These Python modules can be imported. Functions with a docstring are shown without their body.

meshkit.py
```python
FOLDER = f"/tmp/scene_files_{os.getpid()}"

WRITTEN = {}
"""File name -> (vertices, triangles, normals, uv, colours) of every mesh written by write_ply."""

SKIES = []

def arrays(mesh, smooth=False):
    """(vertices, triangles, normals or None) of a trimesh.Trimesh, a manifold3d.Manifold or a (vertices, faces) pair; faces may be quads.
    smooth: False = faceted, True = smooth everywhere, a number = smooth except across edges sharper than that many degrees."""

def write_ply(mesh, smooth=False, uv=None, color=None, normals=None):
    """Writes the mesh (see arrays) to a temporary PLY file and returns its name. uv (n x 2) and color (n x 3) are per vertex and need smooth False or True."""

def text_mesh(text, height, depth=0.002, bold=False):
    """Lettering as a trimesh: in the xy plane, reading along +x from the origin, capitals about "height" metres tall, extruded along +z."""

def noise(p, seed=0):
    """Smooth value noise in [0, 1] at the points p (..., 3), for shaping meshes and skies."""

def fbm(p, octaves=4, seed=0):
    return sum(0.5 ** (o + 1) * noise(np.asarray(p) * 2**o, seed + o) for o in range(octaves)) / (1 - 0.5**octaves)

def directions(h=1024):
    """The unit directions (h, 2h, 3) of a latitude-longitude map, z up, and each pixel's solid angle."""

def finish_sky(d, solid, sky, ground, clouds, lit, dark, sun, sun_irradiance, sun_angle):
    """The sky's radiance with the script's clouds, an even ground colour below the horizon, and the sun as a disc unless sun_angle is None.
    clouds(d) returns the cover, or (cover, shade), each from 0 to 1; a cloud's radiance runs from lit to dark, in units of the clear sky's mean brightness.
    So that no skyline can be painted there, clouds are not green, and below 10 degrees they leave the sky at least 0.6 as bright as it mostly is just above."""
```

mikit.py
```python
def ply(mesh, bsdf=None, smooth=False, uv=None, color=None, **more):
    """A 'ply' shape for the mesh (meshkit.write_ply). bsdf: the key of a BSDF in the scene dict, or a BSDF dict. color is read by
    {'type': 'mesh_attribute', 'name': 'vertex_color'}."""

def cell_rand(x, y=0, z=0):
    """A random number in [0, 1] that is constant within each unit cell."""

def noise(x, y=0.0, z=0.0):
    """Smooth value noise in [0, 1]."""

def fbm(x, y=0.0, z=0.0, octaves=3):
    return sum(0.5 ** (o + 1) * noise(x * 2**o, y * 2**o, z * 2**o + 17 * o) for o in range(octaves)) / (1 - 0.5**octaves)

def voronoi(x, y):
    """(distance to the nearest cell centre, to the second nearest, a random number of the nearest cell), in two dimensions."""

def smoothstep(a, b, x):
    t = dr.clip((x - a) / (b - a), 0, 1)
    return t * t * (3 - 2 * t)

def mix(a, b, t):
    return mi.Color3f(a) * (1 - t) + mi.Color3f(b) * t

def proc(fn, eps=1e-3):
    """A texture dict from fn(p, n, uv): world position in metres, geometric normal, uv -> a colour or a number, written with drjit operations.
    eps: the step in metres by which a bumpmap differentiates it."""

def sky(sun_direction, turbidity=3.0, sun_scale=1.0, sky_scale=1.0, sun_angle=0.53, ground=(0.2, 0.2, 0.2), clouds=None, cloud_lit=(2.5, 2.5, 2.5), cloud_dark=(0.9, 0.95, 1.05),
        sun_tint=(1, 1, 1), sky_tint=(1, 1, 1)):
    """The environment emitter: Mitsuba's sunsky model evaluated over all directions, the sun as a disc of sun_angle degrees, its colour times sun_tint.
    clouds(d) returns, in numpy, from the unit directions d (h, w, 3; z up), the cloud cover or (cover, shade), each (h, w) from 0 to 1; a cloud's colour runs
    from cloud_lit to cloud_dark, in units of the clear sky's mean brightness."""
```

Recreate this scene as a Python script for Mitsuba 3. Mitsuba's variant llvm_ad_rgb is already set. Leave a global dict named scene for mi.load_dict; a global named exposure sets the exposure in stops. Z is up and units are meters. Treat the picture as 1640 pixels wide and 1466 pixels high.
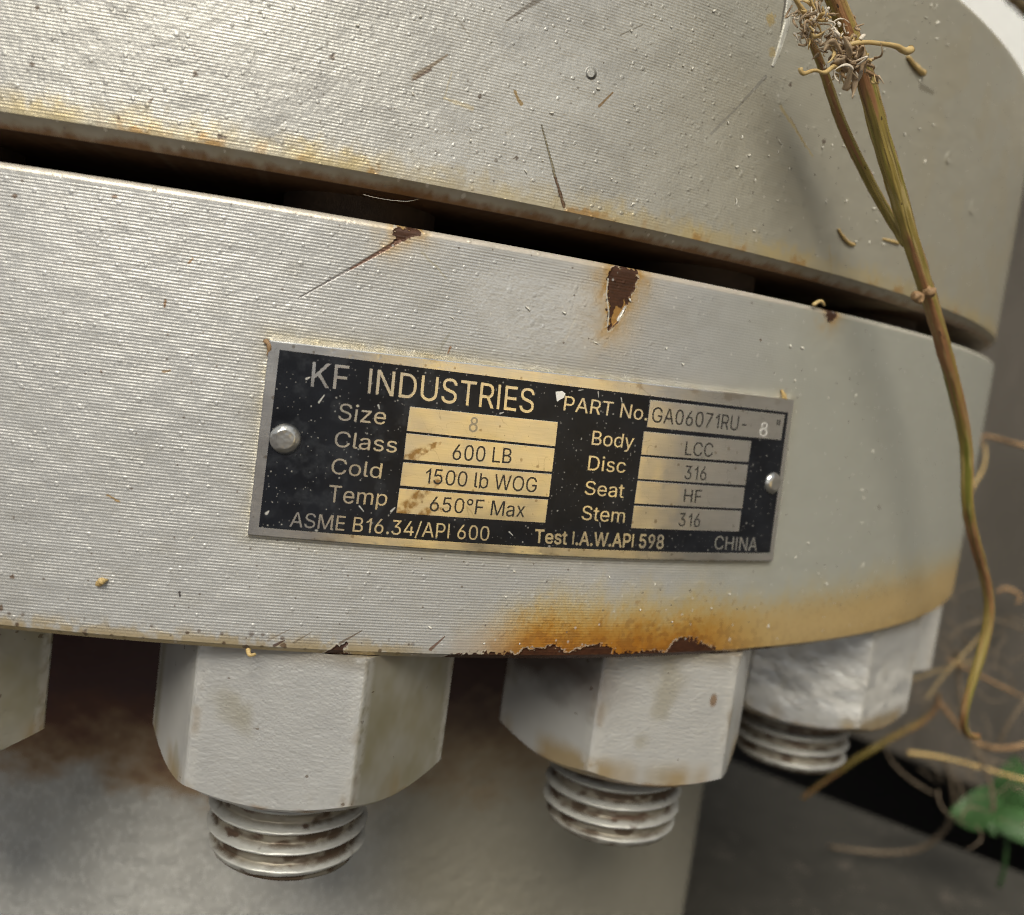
import math, numpy as np, trimesh, manifold3d as m3, drjit as dr, mitsuba as mi, mikit, meshkit
from mikit import noise, fbm, voronoi, smoothstep, mix, cell_rand, proc, ply
from shapely.geometry import Polygon
T = mi.ScalarTransform4f
rng = np.random.default_rng(7)
scene, labels = {}, {}

# ---------------------------------------------------------------- camera, light, exposure
CAM = np.array([0.0, -0.33285, 0.04037])
FWD, UPV = np.array([0.2366, 0.9668, -0.0966]), np.array([-0.10915, 0.12522, 0.98611])
scene['camera'] = {'type': 'thinlens', 'fov': 2 * math.degrees(math.atan(820 / 1555.3)), 'fov_axis': 'x', 'aperture_radius': 0.00095,
                   'focus_distance': 0.127, 'near_clip': 0.005, 'far_clip': 400.0,
                   'to_world': T().look_at(origin=CAM.tolist(), target=(CAM + FWD).tolist(), up=UPV.tolist())}
exposure = 3.17
SUN_AZ, SUN_EL = math.radians(-20), math.radians(42)     # a hazy sun in front of the valve, over the photographer's left shoulder
scene['sky'] = mikit.sky((math.sin(SUN_AZ) * math.cos(SUN_EL), -math.cos(SUN_AZ) * math.cos(SUN_EL), math.sin(SUN_EL)), turbidity=4, sun_scale=0.3, sun_angle=28,
                         clouds=lambda d: 1.0, cloud_lit=(0.55, 0.58, 0.59), cloud_dark=(0.6, 0.6, 0.6), sun_tint=(0.875, 1.0, 1.14))

# ---------------------------------------------------------------- dimensions (metres), z up, flange axis = z axis
R1, Z1 = 0.2100, 0.0553                    # lower flange: radius, top
R2, Z2, Z3 = 0.2092, 0.0610, 0.1112        # upper flange: radius, lower edge of its face, top
RB, T1, DT = 0.1895, 0.0425, 0.3017        # bolt circle, first bolt's angle, spacing
NUT_A, NUT_H, STUD_R = 0.0190, 0.0223, 0.0119

# ---------------------------------------------------------------- helpers
def key_of(name, parent=None):
    base = (parent + '__' if parent else '') + name
    k, i = base, 0
    while k in scene or k in labels:
        i += 1; k = '%s_%03d' % (base, i)
    return k
def obj(name, mesh, bsdf, parent=None, smooth=30, **kw):
    if bsdf == 'm_stem': kw['uv'] = mesh.metadata['uv']
    k = key_of(name, parent); scene[k] = ply(mesh, bsdf, smooth=smooth, **kw); return k
def tag(k, label=None, category=None, group=None, kind=None):
    d = {}
    if label: d['label'] = label
    if category: d['category'] = category
    if group: d['group'] = group
    if kind: d['kind'] = kind
    labels[k] = d; return k
def thing(name, label, category, group=None):
    return tag(key_of(name), label, category, group)
def on_cyl(u, z, r):                       # u, z in mm on the R1 developed surface -> world point at radius r
    a = np.asarray(u) * 1e-3 / R1
    return np.stack([r * np.sin(a), -r * np.cos(a), np.asarray(z) * 1e-3 + 0 * a], -1)
def lathe(profile, n=360, a0=-math.pi, a1=math.pi):
    """Rings of (r, z) turned about z; consistent outward faces for a profile that runs upward on its outside."""
    p = np.asarray(profile, float); a = np.linspace(a0, a1, n + 1)
    v = np.stack([p[:, None, 0] * np.sin(a), -p[:, None, 0] * np.cos(a), p[:, None, 1] + 0 * a], -1).reshape(-1, 3)
    i, j = np.meshgrid(np.arange(len(p) - 1), np.arange(n), indexing='ij')
    k = (i * (n + 1) + j).ravel()
    f = np.stack([k, k + 1, k + n + 2, k + n + 1], 1)
    m = trimesh.Trimesh(v, np.vstack([f[:, [0, 1, 2]], f[:, [0, 2, 3]]]), process=False); m.merge_vertices(); return m
def spline(pts, n):
    from scipy.interpolate import CubicSpline
    p = np.asarray(pts, float); s = np.r_[0, np.cumsum(np.linalg.norm(np.diff(p, axis=0), axis=1))]
    if len(p) < 3: return p[0] + np.linspace(0, 1, n)[:, None] * (p[-1] - p[0])
    return CubicSpline(s / s[-1], p)(np.linspace(0, 1, n))
def tube(pts, radii, n=40, sides=10, ridge=0.0, ridges=6, rough=0.0, seed=0, caps=True):
    c = spline(pts, n); rad = np.interp(np.linspace(0, 1, n), np.linspace(0, 1, len(np.atleast_1d(radii))), np.atleast_1d(radii))
    t = np.gradient(c, axis=0); t /= np.linalg.norm(t, axis=1, keepdims=True)
    up = np.array([0.3, 0.2, 0.93]) if abs(t[0] @ [0.3, 0.2, 0.93]) < 0.9 else np.array([1.0, 0, 0])
    e = np.cross(t, up); e /= np.linalg.norm(e, axis=1, keepdims=True); g = np.cross(t, e)
    a = np.arange(sides) * 2 * np.pi / sides
    rr = rad[:, None] * (1 + ridge * np.cos(ridges * a)[None])
    if rough: rr = rr * (1 + rough * (meshkit.noise(np.stack(np.broadcast_arrays(np.linspace(0, 1, n)[:, None] * n * 0.35, np.cos(a) * 1.5 + 9, np.sin(a) * 1.5 + seed * 3.1), -1), seed) - 0.5) * 2)
    v = (c[:, None] + rr[..., None] * (np.cos(a)[None, :, None] * e[:, None] + np.sin(a)[None, :, None] * g[:, None])).reshape(-1, 3)
    i, j = np.meshgrid(np.arange(n - 1), np.arange(sides), indexing='ij'); j2 = (j + 1) % sides
    f = np.stack([i * sides + j, (i + 1) * sides + j, (i + 1) * sides + j2, i * sides + j2], -1).reshape(-1, 4)
    f = np.vstack([f[:, [0, 1, 2]], f[:, [0, 2, 3]]])
    if caps:
        v = np.vstack([v, c[0], c[-1]]); m = len(v); q = np.arange(sides)
        f = np.vstack([f, np.stack([(q + 1) % sides, q * 0 + m - 2, q], 1)[:, [0, 2, 1]][:, [0, 2, 1]], np.stack([(n - 1) * sides + q, q * 0 + m - 1, (n - 1) * sides + (q + 1) % sides], 1)])
    m = trimesh.Trimesh(v, f, process=False); m.fix_normals()
    along = np.r_[0, np.cumsum(np.linalg.norm(np.diff(c, axis=0), axis=1))]
    m.metadata['uv'] = np.vstack([np.stack(np.broadcast_arrays(along[:, None], a[None]), -1).reshape(-1, 2), [[0, 0], [along[-1], 0]]][:1 + caps]); return m
def man(m):
    g = m.to_mesh(); return trimesh.Trimesh(g.vert_properties[:, :3], g.tri_verts, process=False)
def moved(mesh, x=0, y=0, z=0, rz=0):
    m = mesh.copy(); m.apply_transform(trimesh.transformations.rotation_matrix(rz, [0, 0, 1])); m.apply_translation([x, y, z]); return m
cat = trimesh.util.concatenate

# ---------------------------------------------------------------- texture helpers (u, z in millimetres on the turned faces)
def uz(p): return dr.atan2(p.x, -p.y) * 210.0, p.z * 1000.0
def seg(u, z, a, b, w0, w1=None):          # soft mask of a tapering stroke from a to b
    w1 = w0 if w1 is None else w1
    ax, ay = a; bx, by = b; dx, dy = bx - ax, by - ay
    t = dr.clip(((u - ax) * dx + (z - ay) * dy) / (dx * dx + dy * dy), 0, 1)
    d = dr.sqrt(dr.square(u - ax - t * dx) + dr.square(z - ay - t * dy))
    w = w0 + (w1 - w0) * t
    return 1 - smoothstep(w * 0.45, w, d)
def path(u, z, pts, w0, w1=None):
    w1 = w0 if w1 is None else w1
    m, k = mi.Float(0), len(pts) - 1
    for i in range(k):
        m = dr.maximum(m, seg(u, z, pts[i], pts[i + 1], w0 + (w1 - w0) * i / k, w0 + (w1 - w0) * (i + 1) / k))
    return m
def sd_poly(u, z, pts):                     # signed distance (mm) to a polygon, negative inside
    d, s, n = mi.Float(1e9), mi.Float(1), len(pts)
    for i in range(n):
        (ax, ay), (bx, by) = pts[i], pts[i - 1]
        ex, ey = bx - ax, by - ay
        wx, wy = u - ax, z - ay
        t = dr.clip((wx * ex + wy * ey) / (ex * ex + ey * ey), 0, 1)
        d = dr.minimum(d, dr.square(wx - ex * t) + dr.square(wy - ey * t))
        c1, c2, c3 = z >= ay, z < by, ex * wy > ey * wx
        s = dr.select((c1 & c2 & c3) | (~c1 & ~c2 & ~c3), -s, s)
    return s * dr.sqrt(d)
def spot(u, z, c, r): return 1 - smoothstep(r * 0.5, r, dr.sqrt(dr.square(u - c[0]) + dr.square(z - c[1])))
def specks(u, z, cell, chance, size, seed):  # small round marks, one at most per cell
    x, y = u / cell + seed * 7.3, z / cell + seed * 3.7
    cx, cy = dr.floor(x), dr.floor(y)
    ox, oy, rr = cell_rand(cx, cy, seed), cell_rand(cx, cy, seed + 11), cell_rand(cx, cy, seed + 23)
    d = dr.sqrt(dr.square(x - cx - 0.25 - 0.5 * ox) * (0.6 + oy) + dr.square(y - cy - 0.25 - 0.5 * oy)) * cell
    return dr.select(rr < chance, 1 - smoothstep(size * 0.4, size, d * (0.7 + 0.8 * cell_rand(cx, cy, seed + 31))), 0)

PITCH = 0.385
def groove(z, u): return 0.5 + 0.5 * dr.cos((z + 0.05 * noise(u * 0.15, z * 0.1)) * (2 * math.pi / PITCH))

# ---- the lower flange's paint
CHIP_A = [(41.69, 54.92), (45.63, 55.23), (45.57, 53.26), (44.92, 51.20), (44.25, 49.22), (43.19, 47.19), (42.50, 46.59), (41.92, 48.88), (41.41, 51.34), (40.97, 53.37)]
CHIP_A2 = [(42.94, 49.88), (43.97, 49.69), (44.13, 51.08), (44.63, 49.96), (43.83, 48.14), (42.83, 46.97), (42.47, 47.94)]
CHIP_B = [(11.26, 54.78), (14.14, 55.11), (14.82, 54.76), (13.26, 53.88), (12.14, 53.39), (11.27, 52.78), (11.55, 53.75)]
CHIP_C = [(82.92, 55.55), (86.50, 55.57), (85.73, 54.18), (84.78, 53.46), (83.63, 54.09)]
EDGE_CHIPS = [[(24.10, -0.75), (25.68, 0.50), (29.20, 0.74), (32.82, 0.97), (35.67, 0.64), (36.29, 1.53), (38.43, 1.37), (41.23, 2.18), (42.91, 1.00), (48.36, 2.25), (50.41, 1.48), (51.28, 0.81), (54.03, 0.85), (58.79, 1.01), (60.75, 0.66), (61.86, 2.37), (63.92, 3.08), (66.90, 2.00), (69.65, 1.30), (71.48, 0.21), (78.24, 0.14), (83.93, 0.51), (84.58, -2.06), (53.35, -1.59), (33.18, -1.51)],
              [(9.22, 0.09), (10.52, 1.32), (11.76, 1.71), (11.35, 0.36), (12.38, -0.77), (9.18, -0.91)]]
def halo(u, z):   # soft olive dirt round the plate
    dx = dr.maximum(dr.abs(u - 38.2) - 40.2, 0); dz = dr.maximum(dr.abs(z - 27.4) - 12.4, 0)
    return dr.exp(-dr.sqrt(dr.square(dx) + dr.square(dz)) / 1.1)
def smooth_zone(u, z):  # thick paint that fills the turning marks: the patch above the plate and the right-hand end
    a = 1 - smoothstep(0.75, 1.15, dr.sqrt(dr.square((u - 34) / 13) + dr.square((z - 47) / 6)) + 0.5 * (fbm(u * 0.12, z * 0.25) - 0.5))
    b = smoothstep(60, 88, u + 30 * (fbm(u * 0.08, z * 0.08, 3.0) - 0.5))
    return dr.maximum(a * 0.85, b * 0.95)
def lower_paint(p, n, uv):
    u, z = uz(p)
    wob = (fbm(u * 0.9, z * 0.9, 1.0) - 0.5)
    c = mix((0.45, 0.45, 0.455), (0.54, 0.54, 0.545), fbm(u * 0.07, z * 0.12, 2.0))
    c = mix(c, (0.40, 0.39, 0.37), 0.35 * smoothstep(0.55, 0.8, fbm(u * 0.25, z * 0.5, 8.0)))
    sm = smooth_zone(u, z)
    c = mix(c, (0.43, 0.435, 0.385), 0.85 * smoothstep(48, 86, u))  # right end: fall-off of light put into the paint colour
    c = c * (1 - 0.16 * (1 - groove(z, u)) * (1 - sm))
    c = mix(c, (0.36, 0.31, 0.19), 0.6 * halo(u, z) * (0.5 + fbm(u * 0.8, z * 0.8)))
    # tan run-off along the lower edge, heavy and orange right of the plate's middle
    wv = 4 * (fbm(u * 0.16, 0.3) - 0.5)
    grain = fbm(u * 2.6, z * 2.0, 3.0) - 0.5
    drip = fbm(u * 0.55, z * 0.07, 13.0) - 0.5
    side = smoothstep(25, 40, u + wv) * (1 - 0.35 * smoothstep(66, 90, u))
    rise = 9.0 + 5.0 * side * (0.8 + 0.8 * (fbm(u * 0.2, 4.0) - 0.4)) + 5 * smoothstep(75, 120, u)
    fade = dr.clip(1 - (z + 1.6 * wob + 2.4 * drip) / rise, 0, 1)
    c = mix(c, (0.54, 0.43, 0.19), 0.75 * side * smoothstep(0.0, 0.55, fade + 0.12 * grain))
    c = mix(c, (0.52, 0.31, 0.06), 0.9 * side * smoothstep(0.25, 0.72, fade + 0.13 * grain + 0.2 * drip))
    c = mix(c, (0.40, 0.155, 0.016), 0.95 * side * (1 - smoothstep(62, 84, u)) * smoothstep(0.42, 0.92, fade + 0.18 * grain + 0.3 * drip))
    c = mix(c, (0.20, 0.075, 0.02), 0.35 * side * smoothstep(0.62, 0.82, fade * 0.5 + 0.9 * (fbm(u * 1.1, z * 1.4, 27.0) - 0.2)))
    far = smoothstep(66, 90, u)
    c = mix(c, (0.56, 0.41, 0.20), (0.75 + 0.4 * grain) * far * dr.exp(-dr.square((z - 4.5 - 2.0 * (fbm(u * 0.07, 1.0) - 0.5) * 2) / 3.2)))
    left = (1 - smoothstep(16, 26, u))
    c = mix(c, (0.38, 0.29, 0.15), 0.8 * left * smoothstep(0.40, 0.85, fbm(u * 0.9, z * 0.9, 6.0) + 0.30 * (1 - smoothstep(0.2, 3.2, z))) * (1 - smoothstep(0.6, 3.6, z)))
    c = mix(c, (0.09, 0.055, 0.035), 0.85 * left * specks(u, z, 1.5, 0.3, 0.42, 43) * (1 - smoothstep(1.4, 3.4, z)))
    # rounded lip, its lit edge painted pale, and lower chamfer
    c = mix(c, (0.60, 0.53, 0.44), 0.75 * smoothstep(54.3, 54.7, z) * (1 - 0.5 * smoothstep(60, 90, u)))
    c = mix(c, (0.45, 0.35, 0.19), 0.7 * (1 - smoothstep(0.45, 0.75, z)) * left)
    c = mix(c, (0.30, 0.28, 0.24), 0.5 * (1 - smoothstep(0.45, 0.75, z)) * (1 - left))
    # rust that bled from the chips
    for poly, rad, k in ((CHIP_A, 4.2, 0.95), (CHIP_B, 2.4, 0.85), (CHIP_C, 2.6, 0.8)):
        d = sd_poly(u + wob * 2.2, z + wob * 2.2, poly) + 1.2 * (fbm(u * 0.7, z * 0.5, 33.0) - 0.5)
        g = dr.exp(-dr.maximum(d, 0) / (rad * 0.45)) * k
        c = mix(c, (0.52, 0.36, 0.13), g); c = mix(c, (0.33, 0.14, 0.03), dr.square(g) * 0.6)
    w2 = (fbm(u * 2.5, z * 2.5, 4.0) - 0.5)
    rust = mix((0.028, 0.011, 0.009), (0.075, 0.026, 0.014), fbm(u * 1.4, z * 5.0, 9.0))
    for poly in [CHIP_A, CHIP_B, CHIP_C] + EDGE_CHIPS:
        d = sd_poly(u + w2 * 1.3, z + w2 * 1.3, poly) + 0.25 * (fbm(u * 3.5, z * 3.5, 41.0) - 0.5) - 0.12
        c = mix(c, (0.56, 0.51, 0.43), 0.75 * (1 - smoothstep(0.05, 0.15, dr.abs(d - 0.08))) * smoothstep(0.38, 0.6, fbm(u * 0.8, z * 0.8, 14.0)))
        c = mix(c, rust, 0.96 * (1 - smoothstep(-0.12, 0.06, d)))
    c = mix(c, (0.42, 0.23, 0.07), 0.9 * (1 - smoothstep(-0.1, 0.05, sd_poly(u + 0.3 * w2, z + 0.3 * w2, CHIP_A2))))
    c = mix(c, (0.66, 0.64, 0.6), seg(u, z, (43.64, 48.11), (44.43, 49.93), 0.32, 0.2))
    c = mix(c, (0.60, 0.57, 0.5), 0.9 * path(u, z, [(41.18, 53.24), (41.21, 51.31), (42.01, 48.90), (42.13, 47.04)], 0.16))
    # scratches and marks
    for a, b, w0, w1, col, k in (((12.14, 53.39), (6.47, 48.94), 0.42, 0.2, (0.12, 0.06, 0.04), 0.95), ((6.47, 48.94), (0.76, 44.57), 0.2, 0.07, (0.17, 0.15, 0.15), 0.8),
                                 ((15.13, 52.41), (18.72, 49.77), 0.25, 0.12, (0.38, 0.35, 0.26), 0.6), ((18.59, 40.22), (20.04, 43.06), 0.55, 0.15, (0.34, 0.33, 0.29), 0.7), ((20.36, 41.26), (20.06, 40.42), 0.2, 0.14, (0.28, 0.13, 0.05), 0.8),
                                 ((-19.75, 44.52), (-16.76, 46.65), 0.16, 0.06, (0.28, 0.27, 0.27), 0.6), ((1.20, 35.27), (-9.99, 21.55), 0.1, 0.05, (0.33, 0.32, 0.32), 0.4), ((36.04, 44.27), (37.36, 47.80), 0.3, 0.15, (0.6, 0.58, 0.54), 0.6),
                                 ((-14.61, 42.09), (-14.53, 41.29), 0.2, 0.12, (0.2, 0.11, 0.05), 0.9), ((-12.28, 46.88), (-11.91, 47.46), 0.2, 0.12, (0.22, 0.13, 0.06), 0.9), ((-18.95, 17.91), (-17.45, 17.31), 0.22, 0.1, (0.3, 0.19, 0.07), 0.9), ((-13.94, 33.66), (-13.23, 33.83), 0.25, 0.15, (0.25, 0.15, 0.05), 0.8),
                                 ((-9.43, 6.88), (-9.37, 6.26), 0.18, 0.12, (0.06, 0.05, 0.05), 0.9), ((2.69, 0.88), (3.85, 1.61), 0.3, 0.1, (0.09, 0.05, 0.04), 0.9), ((10.88, 1.67), (13.49, 3.46), 0.25, 0.08, (0.15, 0.11, 0.08), 0.8), ((4.97, 1.35), (7.15, 2.96), 0.2, 0.06, (0.2, 0.16, 0.12), 0.7), ((1.85, 1.49), (4.75, 3.39), 0.2, 0.05, (0.25, 0.2, 0.15), 0.6),
                                 ((22.97, 1.29), (24.64, 3.06), 0.35, 0.1, (0.14, 0.06, 0.03), 0.8)):
        c = mix(c, col, k * seg(u + 0.25 * w2, z + 0.25 * w2, a, b, w0, w1))
    for q, rad in (((-0.79, 0.34), 0.5), ((3.63, 0.86), 0.45), ((-20.01, 0.60), 0.55), ((-15.27, 0.01), 0.3), ((-32.40, 51.61), 0.35), ((-21.33, 53.22), 0.35), ((-21.01, 32.64), 0.3), ((-28.97, 6.74), 0.4), ((-30.09, 2.66), 0.5), ((69.56, 48.68), 0.3), ((109.23, 23.95), 0.4)):
        c = mix(c, (0.13, 0.08, 0.05), 0.85 * spot(u + 0.6 * w2, z + 0.6 * w2, q, rad))
    c = mix(c, (0.16, 0.13, 0.11), 0.8 * specks(u, z, 3.1, 0.22, 0.22, 3))
    c = mix(c, (0.66, 0.65, 0.63), 0.5 * specks(u, z, 2.3, 0.22, 0.3, 5))
    return c
def lower_height(p, n, uv):                 # in millimetres
    u, z = uz(p)
    sm = smooth_zone(u, z)
    a = (1 - 0.93 * sm) * (0.5 + 0.8 * fbm(u * 0.5, z * 1.3, 5.0)) * (0.82 + 0.36 * noise(u * 2.4, z * 3.0)) * (1 - smoothstep(53.8, 54.4, z)) * smoothstep(0.8, 1.6, z)
    h = 0.037 * a * groove(z, u)
    h += 0.062 * (fbm(u * 2.6, z * 2.6, 1.0) - 0.5) * (0.45 + 0.75 * sm) * (1 - 0.6 * smoothstep(62, 90, u))
    h += 0.10 * (fbm(u * 0.35, z * 0.45, 12.0, 2) - 0.5)
    h += 0.05 * specks(u, z, 1.9, 0.25, 0.35, 8) - 0.03 * specks(u, z, 2.7, 0.25, 0.3, 9)
    w2 = (fbm(u * 2.5, z * 2.5, 4.0) - 0.5)
    for poly in [CHIP_A, CHIP_B, CHIP_C] + EDGE_CHIPS:
        d = sd_poly(u + w2 * 0.9, z + w2 * 0.9, poly)
        h -= 0.12 * (1 - smoothstep(-0.12, 0.02, d))
    h -= 0.06 * seg(u, z, (12.14, 53.39), (0.90, 44.66), 0.35, 0.1)
    return h

# ---- the upper flange's paint
def upper_smooth(u, z):
    return dr.maximum(smoothstep(34, 92, u + 26 * (fbm(u * 0.08, z * 0.08, 3.0) - 0.5)) * 0.9, 0.6 * smoothstep(0.5, 0.7, fbm(u * 0.12, z * 0.2, 21.0)))
def upper_paint(p, n, uv):
    u, z = uz(p)
    wob = fbm(u * 0.9, z * 0.9, 1.0) - 0.5
    w2 = fbm(u * 2.5, z * 2.5, 4.0) - 0.5
    c = mix((0.45, 0.445, 0.435), (0.54, 0.535, 0.52), fbm(u * 0.07, z * 0.12, 12.0))
    c = mix(c, (0.36, 0.355, 0.35), 0.45 * smoothstep(0.52, 0.75, fbm(u * 0.22, z * 0.35, 18.0)))
    c = mix(c, (0.385, 0.365, 0.30), 0.9 * smoothstep(22, 70, u))  # darker towards the right: weaker light there, painted in
    c = c * (1 - 0.16 * (1 - groove(z, u)) * (1 - upper_smooth(u, z)))
    e = z - 61.0
    c = mix(c, (0.47, 0.38, 0.20), 0.75 * (1 - smoothstep(0.4, 3.6, e + 3.0 * wob)) * (0.35 + 1.1 * fbm(u * 0.2, 7.0)))
    c = mix(c, (0.36, 0.20, 0.06), 0.8 * (1 - smoothstep(0.1, 1.2, e + 2.0 * wob)) * smoothstep(0.5, 0.68, fbm(u * 0.25, 3.0)))
    ch = 1 - smoothstep(-0.12, 0.03, e)       # the chamfer under the face: grime, with its underside shade painted in
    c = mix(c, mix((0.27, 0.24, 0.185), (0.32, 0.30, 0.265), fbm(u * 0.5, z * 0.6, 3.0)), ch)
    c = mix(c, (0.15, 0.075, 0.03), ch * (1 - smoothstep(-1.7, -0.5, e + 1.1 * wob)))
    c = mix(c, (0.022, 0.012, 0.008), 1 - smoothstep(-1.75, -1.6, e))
    c = mix(c, (0.40, 0.34, 0.22), 0.25 * smoothstep(96, 112, u) * smoothstep(0.4, 0.6, fbm(u * 0.15, z * 0.15, 6.0)))
    c = mix(c, (0.62, 0.58, 0.48), 0.7 * smoothstep(110.0, 110.6, z))
    # drip streak, scratches, smears
    c = mix(c, (0.58, 0.57, 0.53), 0.9 * path(u, z, [(65.31, 98.00), (65.58, 93.56), (64.90, 89.88), (64.19, 87.42)], 0.85, 0.28))
    c = mix(c, (0.10, 0.09, 0.085), 0.85 * path(u + 0.25 * w2, z + 0.25 * w2, [(64.67, 97.46), (64.61, 95.02), (64.61, 92.24)], 0.32, 0.1))
    c = mix(c, (0.42, 0.31, 0.12), 0.7 * spot(u + w2, z + w2, (62.37, 93.33), 1.1) + 0.6 * spot(u + w2, z + w2, (63.79, 89.22), 1.0))
    for a, b, w0, w1, col, k in (((33.59, 61.50), (31.65, 65.18), 0.24, 0.3, (0.13, 0.075, 0.045), 0.95), ((31.65, 65.18), (28.89, 71.00), 0.24, 0.1, (0.22, 0.19, 0.12), 0.9),
                                 ((11.67, 73.35), (15.40, 76.86), 0.5, 0.15, (0.20, 0.15, 0.10), 0.8), ((11.34, 72.83), (13.47, 74.63), 0.15, 0.3, (0.13, 0.09, 0.07), 0.8), ((22.30, 82.54), (26.78, 86.70), 0.15, 0.5, (0.17, 0.15, 0.13), 0.8),
                                 ((38.22, 84.69), (41.24, 86.75), 0.13, 0.13, (0.2, 0.18, 0.15), 0.8), ((36.59, 75.16), (38.31, 77.33), 0.25, 0.16, (0.24, 0.15, 0.07), 0.9), ((24.57, 74.37), (25.71, 73.06), 0.2, 0.32, (0.30, 0.2, 0.08), 0.9),
                                 ((16.15, 74.91), (15.62, 71.61), 0.16, 0.16, (0.42, 0.38, 0.3), 0.7), ((15.62, 71.61), (19.34, 71.16), 0.2, 0.4, (0.52, 0.46, 0.34), 0.8), ((16.00, 81.35), (17.76, 79.65), 0.12, 0.2, (0.25, 0.23, 0.2), 0.6),
                                 ((54.84, 75.57), (58.55, 79.89), 0.3, 0.2, (0.26, 0.25, 0.23), 0.7), ((58.55, 79.89), (63.11, 85.56), 0.2, 0.35, (0.25, 0.24, 0.22), 0.75), ((66.90, 82.29), (75.29, 77.04), 0.35, 0.2, (0.42, 0.33, 0.16), 0.65),
                                 ((69.25, 81.26), (73.32, 78.06), 0.16, 0.1, (0.3, 0.22, 0.1), 0.7), ((99.98, 94.12), (104.36, 94.35), 0.7, 0.5, (0.2, 0.18, 0.14), 0.7), ((-10.52, 62.16), (-9.66, 62.16), 0.3, 0.2, (0.1, 0.08, 0.07), 0.9), ((82.42, 64.95), (84.18, 60.87), 0.25, 0.2, (0.42, 0.33, 0.18), 0.5),
                                 ((1.04, 79.48), (4.84, 78.84), 1.3, 0.8, (0.3, 0.3, 0.29), 0.35), ((-5.64, 77.22), (-3.58, 78.22), 0.3, 0.2, (0.3, 0.3, 0.29), 0.4)):
        c = mix(c, col, k * seg(u + 0.25 * w2, z + 0.25 * w2, a, b, w0, w1))
    for q, rad in (((-13.83, 68.79), 0.5), ((-32.06, 66.76), 0.35), ((20.18, 72.80), 0.35), ((1.57, 73.62), 0.5), ((-18.60, 64.80), 0.3), ((-32.10, 73.02), 0.3), ((-29.49, 73.31), 0.3), ((25.93, 66.20), 0.35), ((68.08, 85.62), 0.35), ((-22.01, 62.23), 0.35), ((-12.82, 62.20), 0.3), ((77.22, 79.81), 0.5)):
        c = mix(c, (0.12, 0.09, 0.07), 0.85 * spot(u + 0.7 * w2, z + 0.7 * w2, q, rad))
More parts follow.
